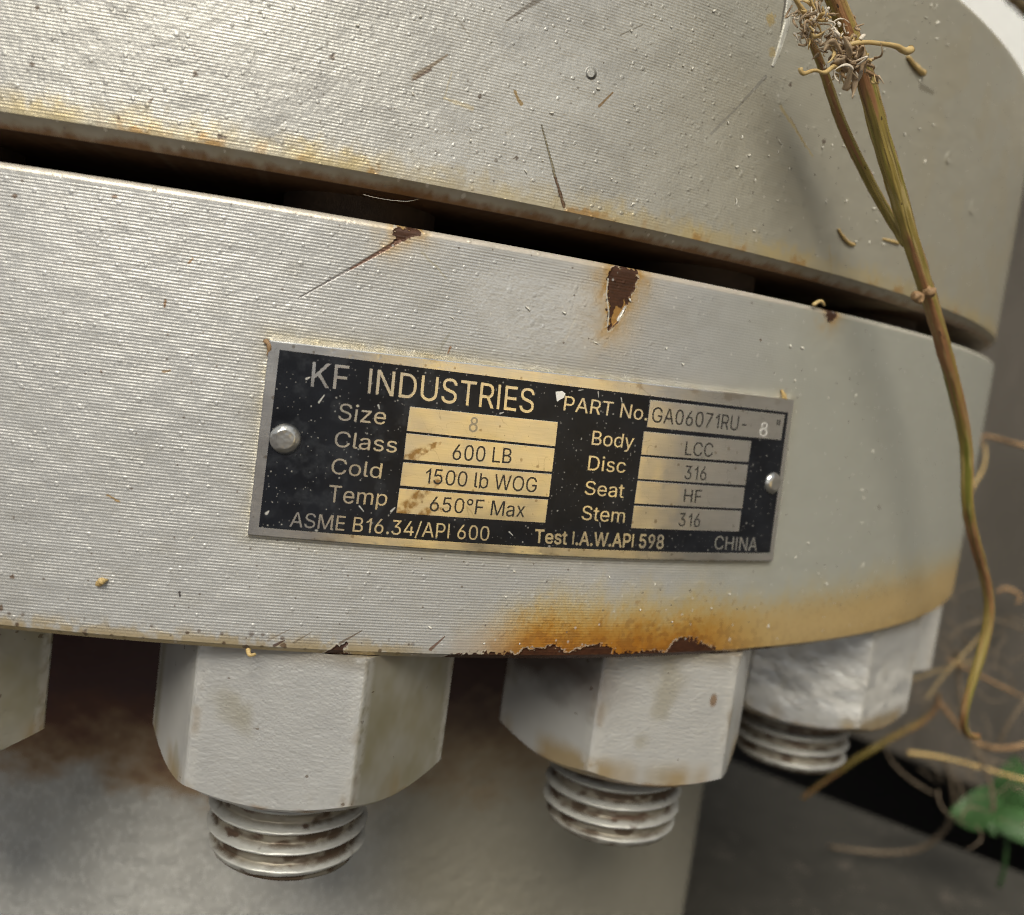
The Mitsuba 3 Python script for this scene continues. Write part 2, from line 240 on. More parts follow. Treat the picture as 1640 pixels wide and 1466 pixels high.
    c = mix(c, (0.17, 0.15, 0.13), 0.75 * specks(u, z, 2.9, 0.25, 0.24, 4))
    c = mix(c, (0.60, 0.58, 0.54), 0.5 * specks(u, z, 2.3, 0.22, 0.3, 6))
    return c
def upper_height(p, n, uv):
    u, z = uz(p)
    sm = upper_smooth(u, z)
    a = (1 - 0.85 * sm) * (0.45 + 0.8 * fbm(u * 0.5, z * 1.3, 15.0)) * (0.8 + 0.4 * noise(u * 2.4, z * 3.0)) * smoothstep(61.1, 61.5, z)
    h = 0.037 * a * groove(z, u)
    h += 0.058 * (fbm(u * 2.1, z * 1.8, 11.0) - 0.5) * (1 - 0.65 * smoothstep(50, 80, u))
    h += 0.12 * (fbm(u * 0.35, z * 0.45, 22.0, 2) - 0.5)
    h += 0.07 * specks(u, z, 1.7, 0.28, 0.33, 18) - 0.04 * specks(u, z, 2.3, 0.25, 0.3, 19)
    h += 0.5 * spot(u, z, (34.76, 78.98), 0.9) + 0.3 * path(u, z, [(65.31, 98.00), (65.58, 93.56), (64.90, 89.88), (64.19, 87.42)], 0.8, 0.3)
    h += 0.35 * spot(u, z, (114.03, 85.85), 1.2) + 0.4 * spot(u, z, (129.26, 80.34), 1.4) - 0.12 * path(u, z, [(33.59, 61.50), (31.65, 65.18), (28.89, 71.00)], 0.3, 0.12)
    return h

# ---- other painted steel, rust, plate
def nut_paint(p, n, uv):
    x, y, z = p.x * 1000, p.y * 1000, p.z * 1000
    c = mix((0.49, 0.49, 0.495), (0.57, 0.57, 0.57), fbm(x * 0.2, y * 0.2, z * 0.2))
    g = fbm(x * 0.16 + 3, y * 0.16, z * 0.10)
    c = mix(c, (0.36, 0.33, 0.25), 0.6 * smoothstep(0.56, 0.75, g))
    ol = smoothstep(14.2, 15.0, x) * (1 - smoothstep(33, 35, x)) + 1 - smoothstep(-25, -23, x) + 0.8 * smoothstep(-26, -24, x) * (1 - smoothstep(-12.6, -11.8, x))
    c = mix(c, (0.33, 0.305, 0.215), 0.8 * ol * (0.5 + fbm(x * 0.3, y * 0.3, z * 0.2)))  # olive tone of the shaded flats put into the paint
    c = mix(c, (0.36, 0.25, 0.10), 0.8 * (1 - smoothstep(-20.4, -17.0, z + 2.5 * (g - 0.5))) * smoothstep(0.35, 0.6, fbm(x * 0.12, y * 0.12, 4.0)))
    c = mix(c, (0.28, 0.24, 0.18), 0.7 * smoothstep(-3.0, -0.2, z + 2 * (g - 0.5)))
    th = T1 + dr.round((dr.atan2(p.x, -p.y) - T1) / DT) * DT
    r = dr.sqrt(dr.square(x - 189.5 * dr.sin(th)) + dr.square(y + 189.5 * dr.cos(th)))
    f = fbm(x * 0.9, y * 0.9, z * 0.7)
    c = mix(c, (0.62, 0.615, 0.605), 0.6 * smoothstep(20.9, 21.5, r) * smoothstep(0.2, 0.6, f))          # paint worn along the corners
    c = mix(c, (0.32, 0.25, 0.17), 0.5 * smoothstep(21.1, 21.6, r) * smoothstep(0.54, 0.72, fbm(x * 0.35, y * 0.35, z * 0.18)))
    c = mix(c, (0.30, 0.19, 0.09), 0.75 * (1 - smoothstep(-22.0, -21.3, z + 0.8 * (f - 0.5))) * smoothstep(0.42, 0.6, g))
    return mix(c, (0.12, 0.08, 0.05), 0.7 * smoothstep(0.80, 0.85, fbm(x * 0.8, y * 0.8, z * 0.8)))
def stained_shaded_nut_paint(p, n, uv):             # the second nut: a brown stain and cast shade painted on its left flat
    c = nut_paint(p, n, uv)
    x, y, z = p.x * 1000, p.y * 1000, p.z * 1000
    w = 6 * (fbm(x * 0.25, y * 0.25, z * 0.25) - 0.5)
    k = (1 - smoothstep(48, 59, x + w)) * smoothstep(-14.5, -6, z + w)
    c = mix(c, (0.10, 0.065, 0.055), 0.85 * k)
    return mix(c, (0.22, 0.12, 0.05), 0.8 * (1 - smoothstep(0.5, 1.1, dr.sqrt(dr.square(x - 70.5) * 2.0 + dr.square(z + 7.5) * 0.6))))
def scraped_lit_nut_paint(p, n, uv):
    c = nut_paint(p, n, uv)
    x, y, z = p.x * 1000, p.y * 1000, p.z * 1000
    k = smoothstep(0.36, 0.55, fbm(x * 0.25, y * 0.25, z * 0.35)) * smoothstep(-20, -17, z) * (1 - smoothstep(-12, -5, z))
    c = mix(c, (0.80, 0.79, 0.77), 0.85 * k)  # scraped metal, with the lit sheen added to its colour
    return mix(c, (0.34, 0.22, 0.10), 0.7 * (1 - smoothstep(1.0, 4.0, dr.sqrt(dr.square(x - 98) + dr.square(z + 3.5)))))
def rough_height(p, n, uv):
    x, y, z = p.x * 1000, p.y * 1000, p.z * 1000
    return 0.10 * (fbm(x * 4.2, y * 4.2, z * 2.8) - 0.5) + 0.10 * (fbm(x * 0.3, y * 0.3, z * 0.3) - 0.5)
def thread_height(p, n, uv):
    x, y, z = p.x * 1000, p.y * 1000, p.z * 1000
    return 0.05 * (fbm(x * 1.8, y * 1.8, z * 1.8) - 0.5)
def scraped_height(p, n, uv):
    x, y, z = p.x * 1000, p.y * 1000, p.z * 1000
    return 0.6 * (fbm(x * 0.3 + z * 0.15, y * 0.3, z * 0.25) - 0.5) + 0.1 * (fbm(x * 1.5, y * 1.5, z * 1.5) - 0.5)
def thread_paint(p, n, uv):
    x, y, z = p.x * 1000, p.y * 1000, p.z * 1000
    th = T1 + dr.round((dr.atan2(p.x, -p.y) - T1) / DT) * DT          # the bolt this point belongs to
    r = dr.sqrt(dr.square(x - 189.5 * dr.sin(th)) + dr.square(y + 189.5 * dr.cos(th)))
    g = fbm(x * 0.28 + 4, y * 0.28, z * 0.35)
    c = mix((0.42, 0.42, 0.41), (0.58, 0.58, 0.565), fbm(x * 0.5, y * 0.5, z * 0.8))
    root = 1 - smoothstep(10.45, 11.5, r + 0.5 * (fbm(x * 1.1, y * 1.1, z * 1.1) - 0.5))
    c = mix(c, (0.19, 0.16, 0.115), 0.85 * root)  # root grime, darkened further for shadow inside the grooves
    c = mix(c, (0.06, 0.035, 0.02), 0.9 * root * smoothstep(0.44, 0.60, fbm(x * 0.35, y * 0.35, z * 0.5)))
    return mix(c, (0.075, 0.04, 0.025), 0.9 * smoothstep(0.67, 0.78, fbm(x * 0.5 + 4, y * 0.5, z * 0.7) * 0.5 + g * 0.5 + 0.10 * root))
def neck_paint(p, n, uv):
    u, z = dr.atan2(p.x, -p.y) * 155.0, p.z * 1000.0
    c = mix((0.36, 0.355, 0.345), (0.50, 0.495, 0.48), fbm(u * 0.16, z * 0.16, 3.0))
    c = mix(c, (0.56, 0.555, 0.545), 0.5 * smoothstep(0.45, 0.75, fbm(u * 1.5, z * 1.0, 5.0)))
    c = mix(c, (0.27, 0.245, 0.185), 0.8 * smoothstep(14, 44, u + 16 * (fbm(u * 0.08, z * 0.08) - 0.5)))  # neck dims to the right: shading held in the colour
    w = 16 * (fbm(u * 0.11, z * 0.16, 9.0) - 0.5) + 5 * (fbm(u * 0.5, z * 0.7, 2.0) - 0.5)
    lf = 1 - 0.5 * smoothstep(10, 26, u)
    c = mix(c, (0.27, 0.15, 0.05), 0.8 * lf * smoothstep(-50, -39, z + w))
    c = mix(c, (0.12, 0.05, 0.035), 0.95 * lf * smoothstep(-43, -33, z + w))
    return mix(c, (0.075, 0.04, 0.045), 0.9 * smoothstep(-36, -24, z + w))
def neck_height(p, n, uv):
    x, y, z = p.x * 1000, p.y * 1000, p.z * 1000
    return 0.5 * (fbm(x * 0.5, y * 0.5, z * 0.5, 4) - 0.5)
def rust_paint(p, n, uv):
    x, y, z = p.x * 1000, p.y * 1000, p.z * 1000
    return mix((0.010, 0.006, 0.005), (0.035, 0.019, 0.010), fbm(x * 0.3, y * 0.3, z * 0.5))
def plate_rough(p, n, uv):
    u, z = uz(p)
    return 0.21 + 0.12 * (fbm(u * 0.5, z * 0.5) - 0.5) + 0.06 * (noise(u * 0.5, z * 14) - 0.5)
SMEARS = ([(16.46, 26.39), (17.98, 27.62), (20.01, 28.78)], [(16.69, 19.86), (18.47, 21.93), (20.00, 23.27), (20.84, 24.30)], [(19.29, 19.35), (20.34, 20.64), (21.62, 20.26)])
def plate_metal(p, n, uv):
    u, z = uz(p)
    w2 = fbm(u * 2.5, z * 2.5, 4.0) - 0.5
    c = mix((0.78, 0.76, 0.74), (0.88, 0.865, 0.85), fbm(u * 0.3, z * 0.3))
    c = c * (0.94 + 0.12 * noise(u * 0.6, z * 16))
    for s, w in zip(SMEARS, (0.8, 0.9, 0.7)):
        c = mix(c, (0.34, 0.22, 0.10), 0.9 * path(u + 1.6 * w2, z + 1.6 * w2, s, w * 1.25, w * 0.5) * smoothstep(0.25, 0.68, fbm(u * 1.6, z * 1.6, 31.0)))
    edge = smoothstep(38.9, 39.5, z + 0.5 * w2) + 1 - smoothstep(15.0, 15.6, z + 0.5 * w2)
    c = mix(c, (0.35, 0.24, 0.12), 0.45 * edge * smoothstep(0.5, 0.75, fbm(u * 0.5, z * 0.6, 2.0)))
    c = mix(c, (0.28, 0.20, 0.12), 0.6 * specks(u, z, 2.2, 0.22, 0.3, 3))
    c = mix(c, (0.15, 0.13, 0.12), 0.5 * specks(u, z, 3.3, 0.3, 0.15, 13))
    sc = dr.abs(noise(u * 0.9 + z * 0.5, z * 0.35 - u * 0.12, 2.0) - 0.5)
    return mix(c, (0.42, 0.38, 0.33), 0.45 * (1 - smoothstep(0.0, 0.012, sc)))
def plate_black(p, n, uv):
    u, z = uz(p)
    c = mix((0.006, 0.0065, 0.009), (0.016, 0.018, 0.024), fbm(u * 0.3, z * 0.3, 4.0))
    dust = smoothstep(0.55, 0.75, fbm(u * 0.45, z * 0.45, 7.0)) * (1 - smoothstep(14, 40, u))
    c = mix(c, (0.06, 0.065, 0.075), 0.4 * dust * fbm(u * 3.0, z * 3.0, 1.0))
    for cell, ch, size, sd in ((1.1, 0.2, 0.12, 3), (2.1, 0.3, 0.17, 5), (0.7, 0.2, 0.07, 7)):
        c = mix(c, (0.40, 0.39, 0.37), 0.7 * specks(u, z, cell, ch, size, sd))
    for a, b, w in (((4.58, 32.28), (5.13, 33.26), 0.16), ((2.78, 34.98), (3.15, 35.21), 0.2), ((27.84, 33.57), (28.32, 33.79), 0.15), ((31.39, 18.00), (31.99, 17.53), 0.12), ((11.04, 19.84), (11.65, 19.23), 0.14), ((11.85, 32.81), (12.07, 32.37), 0.16), ((15.14, 19.54), (15.55, 20.05), 0.2),
                    ((-0.15, 17.86), (0.08, 18.16), 0.25), ((41.63, 38.01), (41.81, 37.31), 0.13), ((45.35, 37.57), (45.59, 36.99), 0.13), ((38.67, 37.87), (39.31, 38.04), 0.1), ((44.85, 20.03), (45.07, 19.41), 0.08)):
        c = mix(c, (0.55, 0.54, 0.52), 0.75 * seg(u, z, a, b, w, w * 0.5))
    return c
def plate_ripple(p, n, uv):
    u, z = uz(p)
    return 0.07 * (fbm(u * 0.24, z * 0.24, 3.0, 2) - 0.5) + 0.0012 * (noise(u * 0.8, z * 14) - 0.5) - 0.006 * specks(u, z, 2.6, 0.3, 0.4, 31)

def bs(name, base, rough=0.5, metallic=0.0, bump=None, scale=1e-3, eps=5e-5, two=True, **kw):
    b = {'type': 'principled', 'base_color': proc(base) if callable(base) else {'type': 'rgb', 'value': list(base)}, 'roughness': proc(rough) if callable(rough) else rough, 'metallic': metallic, **kw}
    if bump is not None: b = {'type': 'bumpmap', 'arbitrary': proc(bump, eps), 'scale': scale, 'bsdf': b}
    scene[name] = {'type': 'twosided', 'bsdf': b} if two else b
bs('m_lower', lower_paint, 0.41, 0.40, lower_height)
bs('m_upper', upper_paint, 0.43, 0.40, upper_height)
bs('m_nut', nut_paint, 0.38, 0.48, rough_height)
bs('m_nut_stained_shaded', stained_shaded_nut_paint, 0.38, 0.48, rough_height)
bs('m_nut_scraped_lit', scraped_lit_nut_paint, 0.33, 0.5, scraped_height)
bs('m_thread', thread_paint, 0.46, 0.45, thread_height)
bs('m_neck', neck_paint, 0.6, 0.15, neck_height)
bs('m_rust', rust_paint, 0.85, 0.0)
bs('m_plate', plate_metal, plate_rough, 1.0, plate_ripple)
bs('m_black', plate_black, 0.22, 0.0, plate_ripple, specular=0.2)
bs('m_ink', (0.018, 0.017, 0.017), 0.5)
bs('m_rivet', lambda p, n, uv: mix((0.50, 0.49, 0.47), (0.66, 0.65, 0.63), fbm(p.x * 900, p.y * 900, p.z * 900)), 0.26, 0.95, lambda p, n, uv: 0.16 * (fbm(p.x * 700, p.y * 700, p.z * 700) - 0.5))

# ================================================================ the valve
lower = thing('valve_body', 'lower silver-painted round flange with its grey neck, carrying the black nameplate', 'valve')
c = 0.0009
prof = [(0.150, 0.0), (R1 - 0.0007, 0.0), (R1, 0.0007), (R1, Z1 - c)] + [(R1 - c + c * math.cos(a), Z1 - c + c * math.sin(a)) for a in np.linspace(0.2, math.pi / 2, 7)] + [(0.135, Z1)]
obj('flange', lathe(prof, 720), 'm_lower', lower, 25)
fil = [(0.155, -0.42), (0.155, -0.012)] + [(0.165 - 0.010 * math.cos(a), -0.012 + 0.012 * math.sin(a)) for a in np.linspace(0.2, math.pi / 2, 7)]
obj('neck', lathe(fil, 360), 'm_neck', lower, 40)
upper = thing('bonnet', 'upper silver-painted round flange above the dark gap', 'valve bonnet')
c = 0.0017
prof = [(0.135, Z2 - c), (R2 - c, Z2 - c), (R2, Z2), (R2, Z3 - 0.0006), (R2 - 0.0006, Z3), (0.150, Z3)]
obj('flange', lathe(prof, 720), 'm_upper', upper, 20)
obj('neck', lathe([(0.152, Z3), (0.146, Z3 + 0.02), (0.135, 0.42), (0.11, 0.46), (0.0, 0.47)], 240), 'm_neck', upper, 40)  # unseen upper neck, added to keep sun off the front
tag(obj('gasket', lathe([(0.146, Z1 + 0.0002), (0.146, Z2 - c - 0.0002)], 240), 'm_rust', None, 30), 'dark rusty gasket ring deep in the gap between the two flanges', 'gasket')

# nuts: hexagon with rounded corners, cut by a cone at the free end
def hex_nut():
    rc = NUT_A / math.cos(math.pi / 6)
    poly = Polygon([(rc * math.sin(a), -rc * math.cos(a)) for a in (np.arange(6) + 0.5) * math.pi / 3]).buffer(-0.0007).buffer(0.0007, quad_segs=5)
    h = m3.Manifold.extrude(m3.CrossSection([np.array(poly.exterior.coords)[:-1][::-1]]), NUT_H).translate((0, 0, -NUT_H))
    pr = [(0, -NUT_H), (NUT_A * 0.975, -NUT_H), (NUT_A * 1.0, -NUT_H + 0.0005), (rc * 1.01, -NUT_H + 0.0024), (rc * 1.01, 0.001), (0, 0.001)]
    cone = m3.Manifold.revolve(m3.CrossSection([pr]), 180)
    hole = m3.Manifold.cylinder(0.05, STUD_R * 0.93, STUD_R * 0.93, 96).translate((0, 0, -0.03))
    return man((h ^ cone) - hole)
def thread(z0, z1, pitch=0.00305, depth=0.0014, r=STUD_R, n=96):
    rows = int((z1 - z0) / 0.00018); z = np.linspace(z0, z1, rows); a = np.arange(n + 1) * 2 * np.pi / n
    ph = ((z[:, None] / pitch - a[None] / (2 * np.pi)) % 1.0)
    tri = np.clip(np.abs(ph - 0.5) * 2 * 1.75 - 0.10, 0, 1)
    end = np.clip((z - z0) / 0.0022, 0, 1)[:, None]
    rr = r - depth * np.maximum(tri, (1 - end) * 0.9)
    rr = rr + (meshkit.noise(np.stack(np.broadcast_arrays(a[None] * 6, z[:, None] * 2500, 0 * rr), -1), 5) - 0.5) * 0.00018
    rr[:, -1] = rr[:, 0]
    v = np.stack([rr * np.sin(a), -rr * np.cos(a), z[:, None] + 0 * rr], -1).reshape(-1, 3)
    i, j = np.meshgrid(np.arange(rows - 1), np.arange(n), indexing='ij'); k = (i * (n + 1) + j).ravel()
    f = np.stack([k, k + 1, k + n + 2, k + n + 1], 1); f = np.vstack([f[:, [0, 1, 2]], f[:, [0, 2, 3]]])
    v = np.vstack([v, [0, 0, z0 - 0.0002]]); q = np.arange(n)
    f = np.vstack([f, np.stack([q * 0 + len(v) - 1, q + 1, q], 1)])
    m = trimesh.Trimesh(v, f, process=False); m.merge_vertices(); return m
nut0 = hex_nut()
NUT_SPIN = {-1: -0.26, 0: -0.2211, 1: -0.0549, 2: 0.545, 3: 0.9}
NUT_SAY = {-1: 'half seen hex nut at the left edge under the lower flange', 0: 'large silver hex nut nearest the camera, on the left stud', 1: 'silver hex nut with a brown stain and painted shade on its left flat, middle of the row',
           2: 'silver hex nut with a scraped shiny flat, right of the row', 3: 'hex nut behind the scraped one, mostly hidden'}
STUD_SAY = {-1: 'threaded stud of the nut at the left edge', 0: 'threaded stud end under the largest hex nut', 1: 'threaded stud end under the brown stained nut', 2: 'rust streaked threaded stud end under the scraped nut', 3: 'threaded stud of the hidden rear nut'}
for k in (-1, 0, 1, 2, 3):
    th = T1 + k * DT; x, y = RB * math.sin(th), -RB * math.cos(th)
    mat = {1: 'm_nut_stained_shaded', 2: 'm_nut_scraped_lit'}.get(k, 'm_nut')
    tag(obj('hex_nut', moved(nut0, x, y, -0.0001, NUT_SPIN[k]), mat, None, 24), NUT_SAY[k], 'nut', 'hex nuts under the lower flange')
    st = thing('stud_bolt', STUD_SAY[k], 'stud bolt', 'stud bolts through the flanges')
    end = {2: -0.0347}.get(k, -0.0366)
    obj('threaded_end', moved(thread(end, -0.010), x, y, 0, 1.3 * k), 'm_thread', st, 35)
    obj('shank', moved(lathe([(STUD_R * 0.9, 0.050), (STUD_R * 0.9, 0.066)], 48), x, y, 0), 'm_rust', st, 35)

# ================================================================ the nameplate
RP = R1 + 0.0009
def quad_map(quad):
    tl, tr, br, bl = (np.asarray(p, float) for p in quad)
    return lambda s, t: bl[None] * ((1 - s) * (1 - t))[:, None] + br[None] * (s * (1 - t))[:, None] + tr[None] * (s * t)[:, None] + tl[None] * ((1 - s) * t)[:, None]
def panel(quad, r0, r1, nu, bevel=0.0):
    """A thin curved sheet over the quad (tl, tr, br, bl in mm) between radii r0 and r1, its rim slightly eased."""
    q = quad_map(quad); s = np.linspace(0, 1, nu + 1); n = nu + 1
    ring_s = np.concatenate([s, s[::-1]]); ring_t = np.concatenate([0 * s, 0 * s + 1])
    w, hh = abs(quad[1][0] - quad[0][0]), abs(quad[0][1] - quad[3][1])
    bs_, bt = bevel / w, bevel / hh
    def ring(r, k): 
        uv = q(bs_ * k + ring_s * (1 - 2 * bs_ * k), bt * k + ring_t * (1 - 2 * bt * k)); return on_cyl(uv[:, 0], uv[:, 1], r)
    v = np.vstack([ring(r0, 0), ring(r1 - bevel * 0.6e-3, 0), ring(r1, 1)]); m = 2 * n
    f = []
    for lay in (0, 1):
        for i in range(m):
            j = (i + 1) % m; f += [(lay * m + i, lay * m + j, (lay + 1) * m + j), (lay * m + i, (lay + 1) * m + j, (lay + 1) * m + i)]
    for i in range(nu):
        a, b, c_, d = i, i + 1, 2 * n - 2 - i, 2 * n - 1 - i
        f += [(2 * m + a, 2 * m + b, 2 * m + c_), (2 * m + a, 2 * m + c_, 2 * m + d)]
    return trimesh.Trimesh(v, f, process=False)
plate = thing('nameplate', 'black and steel nameplate riveted to the lower silver flange', 'nameplate')
OUT = [(-2.07, 39.06), (78.07, 40.53), (79.29, 15.02), (-2.10, 14.94)]
obj('backing_sheet', panel(OUT, R1 - 0.0002, RP, 96, 0.12), 'm_plate', plate, 20)
FIELD = [(-0.77, 38.07), (77.06, 38.50), (78.12, 16.37), (-0.88, 16.05)]
obj('black_field', panel(FIELD, RP - 0.0001, RP + 0.00005, 96), 'm_black', plate, 20)
RV = RP + 0.00011
CELLS = [((15.84, 33.12), (36.21, 33.32), (36.32, 30.03), (15.81, 29.99)), ((15.80, 29.71), (36.31, 29.75), (36.38, 26.56), (15.87, 26.34)), ((15.85, 25.98), (36.38, 26.27), (36.47, 23.12), (15.83, 22.94)), ((15.80, 22.60), (36.39, 22.75), (36.43, 19.55), (15.80, 19.38)),
         ([(50.11, 37.83), (76.35, 38.11), (76.37, 34.15), (50.21, 33.99)]), ([(49.82, 33.34), (70.03, 33.57), (70.08, 30.35), (49.93, 30.05)]), ([(49.91, 29.80), (70.10, 29.95), (70.24, 26.81), (49.98, 26.60)]), ([(49.99, 26.34), (70.20, 26.45), (70.36, 23.21), (50.01, 23.07)]), ([(50.03, 22.77), (70.25, 22.88), (70.43, 19.67), (50.09, 19.53)])]
for q in CELLS:
    obj('value_panel', panel(list(q), RP, RV, 24, 0.03), 'm_plate', plate, 20)
GLYPH, GAP = {}, {}
def ink(t, bold): 
    m = meshkit.text_mesh(t, 1.0, 0.2, bold=bold); m.apply_translation([-m.bounds[0][0], 0, 0]); return m
def glyph(ch, bold):                        # plain upright I and 1, the rest from the font
    if (ch, bold) not in GLYPH:
        st = 0.155 if bold else 0.125
        if ch == 'I': m = trimesh.creation.extrude_polygon(Polygon([(0, 0), (st, 0), (st, 1), (0, 1)]), 0.2, engine='earcut')
        elif ch == '1': m = trimesh.creation.extrude_polygon(Polygon([(0.36 - st, 0), (0.36, 0), (0.36, 1.0), (0.36 - st * 0.8, 1.0), (0.13, 0.82), (0.0, 0.76), (0.0, 0.64), (0.12, 0.69), (0.36 - st, 0.79)]), 0.2, engine='earcut')
        elif ch == '@':                      # a hand-stamped 8: two loops
            from shapely.geometry import Point
            from shapely import affinity as af
            lo, up = af.scale(Point(0.34, 0.30).buffer(0.32), 1.0, 0.95), af.scale(Point(0.36, 0.76).buffer(0.26), 1.0, 0.95)
            hl, hu = af.scale(Point(0.34, 0.30).buffer(0.185), 1.0, 0.95), af.scale(Point(0.36, 0.76).buffer(0.14), 1.0, 0.95)
            m = trimesh.creation.extrude_polygon(lo.union(up).difference(hl).difference(hu), 0.2, engine='earcut')
        else: m = ink(ch, bold)
        GLYPH[ch, bold] = m
    return GLYPH[ch, bold]
def gap(a, sp, b, bold):
    if (a, sp, b, bold) not in GAP:
        a_, b_ = a.replace('I', 'H'), b.replace('I', 'H')
        GAP[a, sp, b, bold] = ink(a_ + sp + b_, bold).extents[0] - ink(a_, bold).extents[0] - ink(b_, bold).extents[0]
    return GAP[a, sp, b, bold]
def text_line(text, bold):
    x, last, sp, out = 0.0, None, '', []
    for ch in text:
        if ch == ' ': sp += ' '; continue
        if last: x += gap(last, sp, ch, bold)
        m = glyph(ch, bold).copy(); m.apply_translation([x, 0, 0]); out.append(m); x += glyph(ch, bold).extents[0]
        last, sp = ch, ''
    return cat(out)
def lettering(text, tl, tr, br, bl, mat, r0, depth=0.00006, bold=False, ref=None):
    m = text_line(text, bold)
    v = m.vertices; x0, x1 = v[:, 0].min(), v[:, 0].max()
    uv = quad_map((tl, tr, br, bl))((v[:, 0] - x0) / (x1 - x0), v[:, 1])
    rr = r0 + np.where(v[:, 2] > 0.1, depth, -0.00003)
    a = uv[:, 0] * 1e-3 / R1
    m.vertices = np.stack([rr * np.sin(a), -rr * np.cos(a), uv[:, 1] * 1e-3], -1)
    return obj('lettering', m, mat, plate, False)
RF = RP + 0.00005
TEXTS = [
 ('KF', [(3.29, 37.15), (7.75, 37.22), (7.79, 34.21), (3.37, 34.11)], 'm_plate'),
 ('INDUSTRIES', [(10.26, 37.23), (32.30, 37.31), (32.46, 34.10), (10.35, 34.13)], 'm_plate'),
 ('Size', [(7.13, 32.52), (13.05, 32.53), (13.00, 30.50), (7.09, 30.40)], 'm_plate'),
 ('Class', [(7.04, 29.01), (14.85, 29.04), (14.83, 27.10), (7.00, 27.06)], 'm_plate'),
 ('Cold', [(7.06, 25.59), (13.32, 25.58), (13.30, 23.65), (7.01, 23.63)], 'm_plate'),
 ('Temp', [(7.04, 22.21), (14.48, 22.17), (14.43, 20.22), (7.07, 20.02)], 'm_plate'),
 ('ASME B16.34/API 600', [(2.84, 18.38), (28.53, 18.56), (28.65, 16.63), (2.77, 16.51)], 'm_plate'),
 ('PART No.', [(36.74, 36.94), (50.05, 36.84), (50.04, 34.90), (36.74, 34.97)], 'm_plate'),
 ('Body', [(41.68, 32.70), (48.42, 32.74), (48.40, 30.80), (41.73, 30.76)], 'm_plate'),
 ('Disc', [(41.64, 29.25), (47.65, 29.25), (47.70, 27.31), (41.70, 27.23)], 'm_plate'),
 ('Seat', [(41.72, 25.76), (47.97, 25.76), (48.08, 23.79), (41.75, 23.85)], 'm_plate'),
 ('Stem', [(41.78, 22.30), (48.76, 22.24), (48.84, 20.23), (41.83, 20.31)], 'm_plate'),
 ('Test I.A.W.API 598', [(35.09, 18.57), (56.12, 18.74), (56.24, 16.74), (35.20, 16.78)], 'm_plate'),
 ('CHINA', [(65.77, 18.89), (74.78, 18.78), (74.94, 16.70), (65.91, 16.85)], 'm_plate'),
 ('600 LB', [(22.14, 28.99), (30.18, 29.18), (30.27, 27.17), (22.17, 26.93)], 'm_ink'),
 ('1500 lb WOG', [(18.98, 25.52), (34.39, 25.62), (34.45, 23.59), (18.99, 23.56)], 'm_ink'),
 ('650°F Max', [(20.05, 21.95), (33.19, 22.12), (33.21, 20.12), (20.06, 19.99)], 'm_ink'),
 ('GA06071RU-', [(50.73, 36.91), (68.36, 37.11), (68.44, 34.91), (50.82, 34.75)], 'm_ink'),
 ('"', [(74.72, 37.22), (75.51, 37.23), (75.81, 35.01), (75.01, 35.01)], 'm_ink'),
 ('LCC', [(57.39, 32.55), (62.53, 32.67), (62.68, 30.64), (57.49, 30.56)], 'm_ink'),
 ('316', [(57.96, 29.10), (62.03, 29.16), (62.16, 27.15), (58.06, 27.09)], 'm_ink'),
 ('HF', [(58.47, 25.64), (61.72, 25.66), (61.84, 23.72), (58.58, 23.75)], 'm_ink'),
 ('316', [(58.21, 22.12), (62.25, 22.19), (62.36, 20.13), (58.29, 20.17)], 'm_ink'),
]
for text, q, mat in TEXTS:
    lettering(text, *q, mat, RF if mat == 'm_plate' else RV, 0.00006 if mat == 'm_plate' else 0.00002, bold=text.startswith('Test'))
bs('m_stamp', (0.42, 0.41, 0.40), 0.3, 0.9); bs('m_stamp_pale', (0.62, 0.61, 0.6), 0.4, 0.4)
lettering('@', (23.81, 32.72), (25.02, 32.71), (25.04, 30.74), (23.83, 30.75), 'm_stamp', RV, 0.00004)
lettering('@', (71.26, 36.61), (73.02, 36.62), (73.15, 34.39), (71.39, 34.39), 'm_stamp_pale', RV, 0.00004)
def rivet(c, r):
    m = trimesh.creation.icosphere(4, 1.0); v = m.vertices
    v[:, 2] = np.where(v[:, 2] > 0, v[:, 2] * 0.55, v[:, 2] * 0.02)
    v *= r; d = (meshkit.fbm(v / r * 1.6 + c[0], 3, 2) - 0.5) * 0.16 * r; v[:, 2] += np.where(v[:, 2] > 0, d, 0)
    v[:, 2] = np.minimum(v[:, 2], 0.44 * r)
    a = c[0] * 1e-3 / R1; er, et, ez = np.array([math.sin(a), -math.cos(a), 0]), np.array([math.cos(a), math.sin(a), 0]), np.array([0, 0, 1.0])
    o = on_cyl(c[0], c[1], RF + 0.00001)
    return trimesh.Trimesh(o + v[:, :1] * et + v[:, 1:2] * ez + v[:, 2:] * er, m.faces, process=False)
obj('rivet', rivet((1.09, 27.33), 0.0019), 'm_rivet', plate, 40)
obj('rivet', rivet((76.01, 27.44), 0.0017), 'm_rivet', plate, 40)
bs('m_white_paint', (0.75, 0.74, 0.72), 0.5)
fl = m3.Manifold.extrude(m3.CrossSection([np.array(Polygon([(-0.8, 0.5), (0.2, 0.75), (0.85, 0.45), (0.7, -0.2), (0.1, -0.5), (-0.35, -0.95), (-0.6, -0.3)]).buffer(0.12).exterior.coords)[:-1][::-1]]), 0.2)
fl = man(fl); fv = fl.vertices; fc = (35.97, 36.85)
fl.vertices = np.stack([*np.moveaxis(on_cyl(fc[0] + fv[:, 0] * 0.75, fc[1] + fv[:, 1] * 0.75, RF), -1, 0)], -1) + on_cyl(fc[0], fc[1], 1.0) * [1, 1, 0] * (fv[:, 2:] * 0.0006 - 0.00003)
obj('paint_blob', fl, 'm_white_paint', plate, 30)

